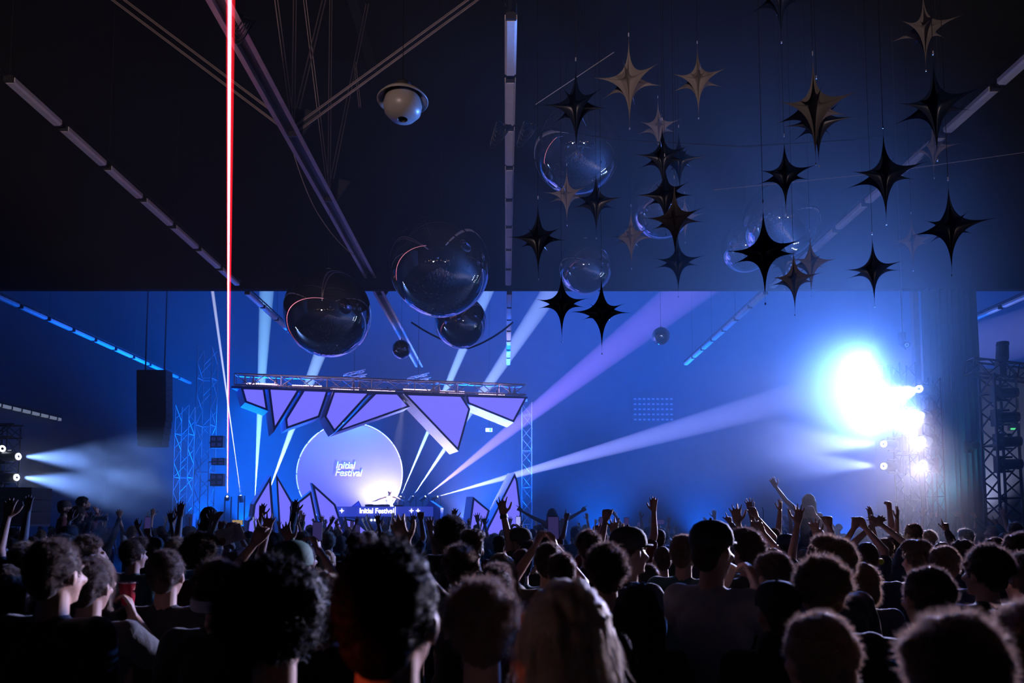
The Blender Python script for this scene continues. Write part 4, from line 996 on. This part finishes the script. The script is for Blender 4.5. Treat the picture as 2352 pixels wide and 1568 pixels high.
def body(aL, aR, girl=False, fine=False, sit=False):
    k = (aL, aR, girl, sit)
    if k not in BODY:
        me, P, f = make_body(aL, aR, 0.0065 if fine else 0.0078, 0.32 if fine else 0.22, girl, sit)
        BODY[k] = dict(me=me, P=P, f=f, tr=None)
    return BODY[k]
TR = {}
def trousers(sit):
    if sit not in TR: TR[sit] = make_trousers(sit)
    return TR[sit]
def person(x, y, top, yaw, aL, aR, hk, hc, label, group=None, shirt=(0.02, 0.02, 0.03), sleeve='short', cap=None, capcol=(0.02, 0.02, 0.025), girl=False, sit=False, band=False, tank=False, z0=None, pitch=0.0, eyes=False):
    "a whole standing person; top is the height of the crown of the hair"
    B = body(aL, aR, girl, sit=sit); s = (top / 1.765) if z0 is None else 1.0; s = min(1.1, max(0.86, s)) if z0 is None else 1.0
    z = (top - 1.765 * s) if z0 is None else z0
    o = link('person', B['me']); o.location = (x, y, z); o.rotation_euler = (pitch, 0, R(yaw)); o.scale = (s, s, s)
    tag(o, label, 'person', group)
    link('hair', hair(hk, hc), o)
    sk = 'shirt_%s_%s' % (sleeve, tank)
    if sk not in B: B[sk] = make_shirt(B['P'], B['f'], sleeve, tank=tank)
    c = link('shirt', B[sk], o); c.color = (*shirt, 1)
    link('trousers', trousers(sit), o)
    if cap: c = link('cap', CAPF if cap == 'f' else CAPB, o); c.color = (*capcol, 1)
    if band: bo = link('headband', BAND, o); bo.scale = (1.2, 1.16, 1.1); bo.location = (0, 0, -0.21)
    return o
def hand_world(o, side):
    B = next(b for b in BODY.values() if b['me'] == o.data); S, E, W_, d, n, k = B['P'][side]
    bpy.context.view_layer.update()
    return o.matrix_world @ (W_ + d.normalized() * 0.09), (o.matrix_world.to_3x3() @ d).normalized(), (o.matrix_world.to_3x3() @ n).normalized()
PHN = 0
def phone(loc, yaw, label, tilt=0.0, size=(0.075, 0.009, 0.155), land=False, scr=None):
    r = root('mobile_phone', loc, label, 'phone', world=False)
    mb = MB(); w_, t, h = size; 
    pts = []
    for sx, sz, a0 in ((1, 1, 0), (-1, 1, 90), (-1, -1, 180), (1, -1, 270)):
        for k in range(4): a = R(a0 + 30 * k); pts.append((sx * (w_/2 - 0.012) + 0.012 * math.cos(a), -t/2, sz * (h/2 - 0.012) + 0.012 * math.sin(a)))
    mb.prism(pts, (0, t, 0)); cs = link('case', mb.mesh('case', M_BLACK), r)
    mb = MB(); mb.box((0, -t/2 - 0.0006, 0), (w_ * 0.92, 0.001, h * 0.93)); link('screen', mb.mesh('screen', scr or M_SCREEN), cs)
    r.rotation_euler = (R(tilt), R(90) if land else 0, R(yaw)); return r
# ------------------------------------------------------------------ the crowd
PLACED = []
BLK, NAVY, WHT, GRN, RED, GRY, TEAL = (0.012, 0.012, 0.015), (0.015, 0.02, 0.05), (0.4, 0.4, 0.42), (0.03, 0.07, 0.04), (0.13, 0.02, 0.02), (0.06, 0.06, 0.065), (0.02, 0.08, 0.09)
def near(px, top, Y, hk, hc, label, yaw=0, aL='down', aR='down', **k):
    p = at(px, top, Y); PLACED.append((p.x, Y))
    return person(p.x, Y, p.z, yaw, aL, aR, hk, hc, label, **k)
def tip_of(B, side):
    S, E, W_, d, n, k = B['P'][side]; L = {'open': .165, 'spread': .165, 'relax': .13, 'fist': .09, 'point': .165, 'grip': .1, 'two': .165}[k]
    return W_ + d.normalized() * L
def by_hand(px, py, Y, side, aL, aR, hk, hc, label, yaw=0, **k):
    "place a person so that the fingertip of one raised hand shows at the pixel"
    B = body(aL, aR, k.get('girl', False)); t = tip_of(B, side); q = at(px, py, Y); s = min(1.08, max(0.88, q.z / t.z))
    o = (Matrix.Rotation(R(yaw), 3, 'Z') @ t) * s; x, y = q.x - o.x, Y - o.y; PLACED.append((x, y))
    return person(x, y, 1.765 * s, yaw, aL, aR, hk, hc, label, **k)
def held_phone(o, side, label, scr=None, land=False, up=0.06, yaw=0, size=(0.075, 0.009, 0.155)):
    p, d, n = hand_world(o, side); return phone(p + V((0, 0, up)), yaw, label, 0, land=land, scr=scr, size=size)

# --- nearest row, blurred
near(897, 1250, 1.20, 'short', 'k', 'tall person with dark hair, the biggest and nearest head left of centre', yaw=-8, shirt=BLK)
near(640, 1330, 1.72, 'afro', 'k', 'person with a round dark mass of hair left of the biggest head', shirt=BLK)
near(1108, 1352, 1.86, 'curly', 'b', 'person with tousled brown curls right of the biggest head', shirt=BLK)
near(1296, 1340, 1.42, 'long', 'y', 'woman with long wavy hair rimmed with light in the front row', yaw=10, girl=True, shirt=BLK)
near(1876, 1411, 1.70, 'short', 'b', 'person with rounded short hair low in the front row below the curly head', shirt=BLK)
near(2212, 1414, 1.32, 'bun', 'b', 'woman with hair tied in a bun at the lower right', yaw=-62, girl=True, shirt=BLK)
near(2362, 1402, 1.75, 'curly', 'b', 'person with frizzy hair cut by the lower right edge', shirt=BLK)
# --- second row
near(134, 1242, 2.60, 'short', 'd', 'tall man at far left with lit cheek and ear', yaw=-10, shirt=BLK)
near(222, 1278, 3.45, 'long', 'b', 'woman with long brown hair behind the tall man at far left', yaw=-5, girl=True, shirt=GRY)
near(386, 1266, 3.45, 'short', 'd', 'person with plain dark head left of the white headband', yaw=4, shirt=BLK)
near(506, 1300, 2.95, 'curly', 'd', 'curly haired person wearing a white headband', shirt=BLK, band=True)
near(672, 1250, 3.10, 'buzz', 'd', 'person in a dark green cap worn backwards', cap='b', capcol=(0.01, 0.07, 0.05), shirt=BLK, yaw=14)
near(748, 1320, 2.62, 'bob', 'b', 'person with light edged bobbed hair squeezed between the two biggest heads', shirt=BLK)
near(1152, 1273, 4.0, 'long', 'y', 'blonde woman with long straight hair in the middle of the crowd', girl=True, shirt=GRY, yaw=-12)
near(1058, 1263, 3.9, 'curly', 'd', 'dark curly head just left of the long haired blonde woman', shirt=BLK)
near(1200, 1262, 5.0, 'tail', 'd', 'dark haired woman with a ponytail right of the blonde woman', girl=True, shirt=TEAL)
near(1392, 1262, 3.3, 'curly', 'd', 'person with fuzzy dark hair right of the raised phone', shirt=BLK)
near(1462, 1342, 2.75, 'long', 'd', 'person with long dark hair whose crown is lit, right of centre', girl=True, shirt=BLK)
near(1446, 1217, 3.85, 'buzz', 'd', 'man in a black cap looking right, beside the raised open hand', cap='f', yaw=-62, shirt=BLK)
near(1570, 1230, 4.6, 'short', 'b', 'person in a grey green top left of the man with raised elbows', yaw=-30, shirt=TEAL)
near(1636, 1204, 3.25, 'buzz', 'd', 'man in a black cap and pale shirt holding his hands up to his face', cap='f', yaw=-50, aL='face', aR='face', shirt=(0.22, 0.23, 0.27))
near(1716, 1221, 4.2, 'quiff', 'd', 'man with thick dark hair right of the capped man in the pale shirt', yaw=10, shirt=BLK)
near(1768, 1271, 3.45, 'short', 'd', 'short haired man in profile with a light edged collar', yaw=35, shirt=BLK)
near(1883, 1292, 2.7, 'curly', 'b', 'curly haired man with glowing hair outline right of centre', shirt=BLK, yaw=-10)
near(1912, 1240, 3.6, 'quiff', 'b', 'man with swept brown hair behind the glowing curly head', yaw=25, shirt=NAVY)
near(1985, 1297, 4.15, 'bob', 'b', 'woman with a bob haircut lit from the right', girl=True, yaw=-40, shirt=NAVY)
near(2126, 1305, 2.65, 'short', 'd', 'man with smooth dark hair in front of the flat topped curls', shirt=BLK)
near(2258, 1263, 3.5, 'curly', 'd', 'bearded head with fuzzy outline on the right side', yaw=15, shirt=BLK)
near(2163, 1256, 4.5, 'short', 'b', 'round brown head between two darker heads at right', shirt=NAVY)
near(2102, 1250, 4.9, 'topflat', 'd', 'person with a flat top of dark curls at right', shirt=NAVY)
near(2207, 1243, 5.4, 'bob', 'd', 'dark bobbed head behind the fuzzy outlined one', shirt=NAVY)
near(2345, 1281, 3.6, 'curly', 'd', 'small curly head at the right edge', shirt=BLK)
near(2335, 1226, 4.2, 'short', 'd', 'tall dark head at the right edge above the curly one', yaw=20, shirt=NAVY)
near(1783, 1343, 2.75, 'buzz', 'd', 'person in a dark woollen cap below the short haired man', cap='b', capcol=(0.015, 0.015, 0.02), shirt=BLK)
near(60, 1258, 4.4, 'short', 'd', 'dark short haired person close to the left edge', shirt=BLK)
near(20, 1300, 3.3, 'long', 'd', 'dark long haired person cut by the left edge', shirt=BLK, girl=True)
near(310, 1240, 5.6, 'quiff', 'd', 'man with ruffled dark hair and a blue lit shoulder at left', shirt=TEAL, yaw=-20)
near(209, 1238, 5.0, 'curly', 'b', 'curly haired man with glasses behind the tall man at left', yaw=-60, shirt=BLK)
near(467, 1242, 4.9, 'afro', 'd', 'person with a big round head of curls left of the raised hands', shirt=RED)
near(410, 1240, 6.3, 'curly', 'y', 'fair curly head left of the big round curls', shirt=(0.02, 0.12, 0.25))
near(1036, 1200, 6.3, 'afro', 'd', 'person with a large afro standing above the others in the middle', shirt=BLK)
near(1086, 1226, 5.3, 'topflat', 'd', 'person with square dark hair right of the large afro', shirt=BLK)
near(1017, 1226, 7.0, 'curly', 'b', 'small curly head below the large afro', shirt=NAVY)
near(1190, 1216, 6.0, 'buzz', 'd', 'person in a black cap facing left below the raised watch arm', cap='f', yaw=70, shirt=GRN)
near(1352, 1226, 5.4, 'curly', 'd', 'round dark head between the raised phone and the open hand', shirt=BLK)
near(851, 1221, 7.6, 'short', 'y', 'fair haired head near the booth lit from the right', shirt=NAVY)
near(820, 1229, 7.2, 'curly', 'd', 'dark curly head left of the fair haired one', shirt=NAVY)
near(888, 1226, 8.2, 'curly', 'b', 'brown curly head right of the fair haired one', shirt=NAVY)
near(1520, 1255, 5.8, 'buzz', 'd', 'smooth round dark head left of the man in the pale shirt', shirt=NAVY)
near(1805, 1230, 6.8, 'buzz', 'd', 'round head in a knitted cap under the bright haze', cap='b', capcol=(0.02, 0.03, 0.06), shirt=NAVY)
near(1990, 1246, 4.9, 'buzz', 'd', 'man with cropped hair and a yellow earpiece', yaw=-25, shirt=NAVY)
near(1290, 1272, 3.95, 'short', 'd', 'dark head directly under the raised phone', shirt=BLK)

# --- raised arms that stand out
a_o = by_hand(1150, 1140, 6.0, -1, 'upb', 'down', 'short', 'd', 'person stretching one arm with a wrist watch high over the middle', shirt=BLK, yaw=-5)
w_o = by_hand(620, 1178, 5.0, 1, 'upin', 'upb', 'short', 'd', 'person raising both hands with spread fingers left of centre', shirt=BLK, yaw=10)
c_o = by_hand(905, 1184, 3.4, -1, 'upout', 'down', 'quiff', 'd', 'person reaching a dark blurred hand up in front of the booth', shirt=BLK, yaw=-4)
by_hand(650, 1200, 4.9, -1, 'upout', 'down', 'short', 'd', 'person stretching a bare arm up and left toward the paper', shirt=BLK)
d_o = by_hand(1270, 1226, 4.5, 1, 'phone', 'phone', 'short', 'd', 'person filming the stage with a phone held up in both hands', shirt=BLK)
held_phone(d_o, 1, 'black phone held high in both hands right of centre', up=0.05)
by_hand(1406, 1190, 5.2, -1, 'upb', 'down', 'short', 'd', 'person holding an open hand up beside the black cap', shirt=BLK)
f_o = by_hand(338, 1212, 8.0, 1, 'down', 'upin', 'short', 'd', 'person holding a phone upright at left with one long bare arm', shirt=(0.2, 0.2, 0.25))
held_phone(f_o, 1, 'upright phone with a violet picture held up at left')
g_o = by_hand(545, 1208, 9.5, 1, 'phone', 'phone', 'short', 'd', 'person filming with a level phone left of the tall crystal', shirt=RED)
held_phone(g_o, 1, 'level phone with a warm picture left of the tall crystal', scr=M_SCREENW, land=True)
k_o = by_hand(728, 1235, 5.4, 1, 'phone', 'phone', 'long', 'd', 'person holding a phone low in front of the house shaped panel', shirt=NAVY)
held_phone(k_o, 1, 'phone with a violet picture in front of the house shaped panel')
by_hand(2032, 1184, 7.6, -1, 'heart', 'heart', 'short', 'b', 'person forming a heart with both hands overhead at right', shirt=NAVY)
by_hand(1868, 1204, 6.0, -1, 'upb', 'down', 'short', 'd', 'person in a camouflage sleeve lifting one cupped hand', shirt=GRY, sleeve='long')
by_hand(1903, 1188, 6.6, 1, 'down', 'fist', 'short', 'd', 'person lifting a closed hand just right of the camouflage sleeve', shirt=BLK)
by_hand(1975, 1186, 6.8, 1, 'upin', 'upin', 'short', 'b', 'person with both bent hands up left of the heart sign', shirt=NAVY)
l_o = by_hand(1727, 1163, 8.0, 1, 'down', 'upin', 'buzz', 'd', 'person raising two fingers below the bright haze', shirt=NAVY)
gl_o = by_hand(1742, 1197, 7.0, 1, 'upin', 'upin', 'short', 'd', 'person holding spectacles up with both hands', shirt=NAVY)
by_hand(968, 1178, 9.0, 1, 'down', 'fist', 'short', 'd', 'person with one raised fist under the two stars of the booth', shirt=NAVY)
by_hand(985, 1186, 7.0, -1, 'upb', 'down', 'bob', 'b', 'person with a pale bare arm raised right of the booth', shirt=NAVY, tank=True)
by_hand(866, 1178, 9.6, -1, 'upb', 'upb', 'short', 'd', 'person raising two slim arms against the booth base', shirt=NAVY)
by_hand(600, 1232, 4.2, -1, 'upin', 'down', 'short', 'd', 'person with a bare arm bent upward beside the paper', shirt=BLK, tank=True)
by_hand(1190, 1183, 11.0, -1, 'upb', 'down', 'long', 'b', 'person whose hand droops over the right lilac spike', shirt=NAVY)
n_o = by_hand(1190, 1205, 10.5, 1, 'phone', 'phone', 'short', 'd', 'person filming in front of the right lilac spike', shirt=NAVY)
held_phone(n_o, 1, 'white lit phone in front of the right lilac spike', scr=M_LEDT)
o_o = by_hand(1382, 1208, 9.5, 1, 'phone', 'phone', 'short', 'd', 'person filming with a blue lit phone right of the wide armed dancer', shirt=NAVY)
held_phone(o_o, 1, 'blue lit phone right of the wide armed dancer')
p_o = by_hand(1515, 1205, 12.0, 1, 'phone', 'phone', 'short', 'd', 'far person filming left of the two fingers', shirt=NAVY)
held_phone(p_o, 1, 'tiny level phone in the haze right of the middle', land=True)
cup_o = by_hand(292, 1372, 3.25, 1, 'down', 'face', 'short', 'd', 'person holding a red cup at shoulder height at left', shirt=GRY)
pc, dd, nn = hand_world(cup_o, 1)
r = root('drinking_cup', pc + V((0.0, 0.0, 0.03)), 'red plastic cup held up at left', 'cup', world=False)
mb = MB(); mb.lathe([(0, -0.055), (0.027, -0.055), (0.04, 0.05), (0.038, 0.05), (0.026, -0.05), (0, -0.05)], n=28); link('cup_wall', mb.mesh('cup', M_CUP, True), r)
mb = MB(); mb.lathe([(0.0385, 0.046), (0.042, 0.047), (0.0425, 0.053), (0.0385, 0.054), (0.0385, 0.046)], n=28); link('rim', mb.mesh('rim', M_CUPRIM, True), r)
# things held or worn
wm = MB(); B_ = body('upb', 'down'); S_, E_, W_, d_, n_, k_ = B_['P'][-1]; dd_ = (W_ - E_).normalized()
wm.tube(W_ - dd_ * 0.035, W_ - dd_ * 0.005, 0.037, 0.036, n=16); wm.tube(W_ - dd_ * 0.02 - n_ * 0.036, W_ - dd_ * 0.02 - n_ * 0.046, 0.02, n=12); link('wrist_watch', wm.mesh('watch', M_BLACK), a_o)
for pr in [o_ for o_ in COL.objects if o_.get('label', '').endswith('yellow earpiece')]: em = MB(); em.ball((0.088, -0.005, 1.63), 0.022, 12, 8); link('earpiece', em.mesh('earpiece', M_LIME), pr)
pw, dw, nw = hand_world(w_o, 1)
mb = MB(); N = 8; vs = [(i / N * 0.2 - 0.1, 0.012 * math.sin(i * 0.9 + j), j / 4 * 0.12) for j in range(5) for i in range(N + 1)]
mb.add(vs, [(j*(N+1)+i, j*(N+1)+i+1, (j+1)*(N+1)+i+1, (j+1)*(N+1)+i) for j in range(4) for i in range(N)])
pp = mb.build('paper_sheet', M_PAPER, fix=False); s_ = pp.modifiers.new('t', 'SOLIDIFY'); s_.thickness = 0.001
pl, _, _ = hand_world(w_o, -1); pp.location = pl + V((0.03, -0.04, -0.12)); pp.rotation_euler = (0, R(-18), 0); tag(pp, 'crumpled white paper held up left of centre', 'paper')
a1, _, _ = hand_world(gl_o, -1); a2, _, _ = hand_world(gl_o, 1); gc = (a1 + a2) / 2 + V((0, 0, 0.05))
r = root('spectacles', gc, 'dark spectacles held up over the crowd below the haze', 'glasses', world=False)
for s in (-1, 1):
    mb = MB(); pts = [V((s * 0.036 + 0.027 * math.cos(a), 0, 0.022 * math.sin(a))) for a in [2*math.pi*k/16 for k in range(17)]]; mb.path(pts, 0.003, 5); link('lens_frame', mb.mesh('f', M_BLACK), r)
    mb = MB(); mb.path([V((s * 0.064, 0, 0.01)), V((s * 0.075, 0.02, 0.08)), V((s * 0.07, 0.03, 0.13))], 0.003, 5); link('temple', mb.mesh('t', M_BLACK), r)
mb = MB(); mb.tube((-0.01, 0, 0.005), (0.01, 0, 0.005), 0.003, n=5); link('bridge', mb.mesh('b', M_BLACK), r)
# --- on shoulders
def rider(px, top, Y, carrier_label, **k):
    p = at(px, top, Y); z0 = p.z - 1.765; PLACED.append((p.x, Y)); PLACED.append((p.x, Y + 0.2))
    o = person(p.x, Y, 0, z0=z0, sit=True, **k)
    sh = (z0 + 0.86) / SHO; person(p.x, Y + 0.1, 1.765 * sh if sh > 0.86 else 1.765 * 0.862, 0, 'up', 'up', 'short', 'd', carrier_label, shirt=NAVY)
    return o
rider(484, 1165, 9.0, 'person carrying the woman in the striped top', yaw=-35, aL='face', aR='face', hk='long', hc='d', label='woman in a striped top sitting on shoulders at left with hands at her face', girl=True, shirt=(0.14, 0.13, 0.15), tank=True)
rider(1268, 1168, 14.0, 'person carrying the dancer with wide open arms', yaw=0, aL='wide', aR='wide', hk='long', hc='b', label='person on shoulders spreading both arms wide right of the stage', girl=True, shirt=BLK, tank=True)
rider(1856, 1135, 10.8, 'person carrying the blonde woman in the haze', yaw=0, aL='upout', aR='bent', hk='long', hc='y', label='blonde woman on shoulders in the bright haze with one arm up', girl=True, shirt=GRY, tank=True)
# --- DJ, riser people
pd = st(895, 1122, 1.0)
dj = person(pd.x, pd.y, 0, 176, 'spreadlow', 'spreadlow', 'buzz', 'y', 'performer in a white sleeveless top facing the crowd behind the booth with arms spread', shirt=(0.8, 0.8, 0.82), tank=True, z0=pd.z - 1.765)
MBk = MB(); MBk.box((pd.x, pd.y + 0.2, (1.26 + pd.z - 1.775) / 2), (2.4, 1.0, pd.z - 1.775 - 1.26)); tag(MBk.build('stage_riser', M_BLACK), 'dark riser the performer stands on', 'riser')
pa, pb, pc_ = at(150, 1151, 12.0), at(193, 1141, 12.4), at(181, 1163, 11.6); zr = min(pa.z, pb.z, pc_.z) - 1.765
person(pa.x, 12.0, 0, -65, 'bent', 'bent', 'buzz', 'd', 'man in a cap watching from a riser at left', cap='f', capcol=(0.08, 0.06, 0.06), shirt=RED, z0=pa.z - 1.765, sleeve='long')
cm = person(pb.x, 12.4, 0, -55, 'bent', 'face', 'short', 'd', 'man in a red top with a long lens camera on the left riser', shirt=RED, z0=pb.z - 1.765, sleeve='long')
person(pc_.x, 11.6, 0, -20, 'bent', 'down', 'bob', 'd', 'dark bobbed woman in front of the man with the camera', shirt=BLK, z0=pc_.z - 1.765, girl=True)
for q, nm in ((pa, 'left'), (pb, 'right'), (pc_, 'front')):
    MBk = MB(); h = q.z - 1.77; MBk.box((q.x, q.y, h / 2), (0.44 if nm != 'front' else 0.4, 0.36, h)); tag(MBk.build('riser_box', M_DARKST), 'low dark platform under the %s onlooker of the three at left' % nm, 'riser')
PLACED += [(pa.x, 12.0), (pb.x, 12.4), (pc_.x, 11.6), (pb.x + 0.4, 12.3)]
ck = at(222, 1190, 12.3); r = root('photo_camera', ck, 'black camera with long lens held by the man in red', 'camera', world=False)
mb = MB(); mb.box((-0.07, 0, 0), (0.13, 0.08, 0.1)); mb.box((-0.07, 0, 0.06), (0.05, 0.06, 0.03)); link('camera_body', mb.mesh('b', M_BLACK), r)
mb = MB(); mb.tube((0, 0, 0), (0.1, 0.03, 0), 0.035, n=14); mb.tube((0.1, 0.03, 0), (0.17, 0.05, 0), 0.045, n=14); link('lens', mb.mesh('l', M_BLACK), r)

# --- everyone else
rnd = random.Random(11)
POSES = [('down', 'down')] * 9 + [('down', 'up'), ('up', 'down'), ('upb', 'down'), ('down', 'upin'), ('up', 'upb'), ('fist', 'down'), ('down', 'point'), ('upout', 'upout'), ('upb', 'upb'), ('bent', 'bent'), ('phone', 'phone')]
PN = {('down', 'down'): 'arms down', ('down', 'up'): 'right arm up', ('up', 'down'): 'left arm up', ('upb', 'down'): 'left hand spread', ('down', 'upin'): 'right hand bent', ('up', 'upb'): 'both arms up', ('fist', 'down'): 'left fist up', ('down', 'point'): 'pointing', ('upout', 'upout'): 'arms apart', ('upb', 'upb'): 'open hands up', ('bent', 'bent'): 'hands at chest', ('phone', 'phone'): 'filming'}
HN = {'short': 'short', 'curly': 'curly', 'quiff': 'swept up', 'long': 'long', 'bob': 'bobbed', 'buzz': 'cropped', 'tail': 'tied back'}
CN = {'d': 'dark', 'b': 'brown', 'y': 'fair'}
REG = [(150, 'by the loudspeakers'), (330, 'below the riser'), (540, 'left of stage'), (740, 'below left panels'), (1000, 'before the booth'), (1210, 'below right panels'), (1420, 'right of stage'), (1640, 'below the beams'), (1880, 'left of glare'), (2100, 'under glowing lamps'), (2240, 'before the curtain'), (9999, 'at right truss')]
COLS = [BLK, BLK, NAVY, GRY, RED, WHT, TEAL, NAVY, GRN]; CLN = ['black', 'black', 'navy', 'grey', 'red', 'white', 'teal', 'navy', 'green']
USED = set(); TOTAL = 232; n = 0; tries = 0; NPH = 0
while n < TOTAL and tries < 60000:
    tries += 1
    u = rnd.random(); Y = 4.6 + (u ** 1.25) * 21.5
    px = rnd.uniform(-20, 2372); x = (px - VPX) / F * Y
    if px < 90 and Y > 14: continue
    if (px > 2225 and Y > 22) or (abs(px - 2100) < 25 and abs(Y - 24.5) < 1.2) or (abs(px - 2137) < 45 and abs(Y - 16.9) < 0.7) or (abs(px - 2074) < 45 and abs(Y - 18.4) < 0.8) or (abs(px - 2290) < 60 and abs(Y - 15.6) < 0.8): continue
    if 21 < Y < 22.2 and 2080 < px: continue
    dm = 0.50 + 0.012 * Y
    if any((x - a) ** 2 + (Y - b) ** 2 < dm * dm for a, b in PLACED): continue
    PLACED.append((x, Y)); n += 1
    po = rnd.choice(POSES)
    if Y < 6.5 and rnd.random() < 0.6: po = ('down', 'down')
    if po == ('phone', 'phone'):
        NPH += 1
        if NPH > 12: po = ('down', 'down')
    girl = rnd.random() < 0.4
    hk = rnd.choice(['long', 'bob', 'tail', 'long', 'curly'] if girl else ['short', 'short', 'curly', 'quiff', 'buzz', 'short'])
    hc = rnd.choice('dddbby' if girl else 'ddddbby'); ci = rnd.randrange(len(COLS)); cp = (not girl) and rnd.random() < 0.15
    top = rnd.gauss(1.68 if girl else 1.77, 0.05) - (0.05 if Y < 7 else 0)
    top = min(top, 1.85 + 0.001 * Y) if Y < 9 else top
    reg = next(r_ for m_, r_ in REG if px < m_); dep = 'nearer' if Y < 9 else ('middle' if Y < 16 else 'farthest'); yaw = rnd.gauss(0, 22)
    for q in range(40):
        tn = ' turned left' if yaw > 14 else (' turned right' if yaw < -14 else '')
        if cp: lab = 'person%s, dark cap, %s top, %s, %s rows %s' % (tn, CLN[ci], PN[po], dep, reg)
        else: lab = 'person%s, %s %s hair, %s top, %s, %s rows %s' % (tn, HN[hk], CN[hc], CLN[ci], PN[po], dep, reg)
        if lab not in USED: break
        ci = rnd.randrange(len(COLS)); hk = rnd.choice(['long', 'bob', 'tail', 'curly'] if girl else ['short', 'curly', 'quiff', 'buzz']); yaw = rnd.gauss(0, 22)
    USED.add(lab); lab = ' '.join(lab.split()[:16])
    o = person(x, Y, top, yaw, po[0], po[1], hk, hc, lab, group='%s rows of the crowd %s' % (dep, reg), shirt=COLS[ci], girl=girl, cap=('f' if rnd.random() < .6 else 'b') if cp else None, sleeve=rnd.choice(['short', 'short', 'long']))
    if po == ('phone', 'phone'):
        ld = rnd.random() < .4; pl_ = '%s phone held by the %s haired person in %s, %s rows %s' % ('level' if ld else 'upright', HN[hk].split()[0], CLN[ci], dep, reg)
        held_phone(o, 1, pl_, land=ld)
print('crowd', n, tries, len(PLACED))
# earpiece and flower
clean_flags()
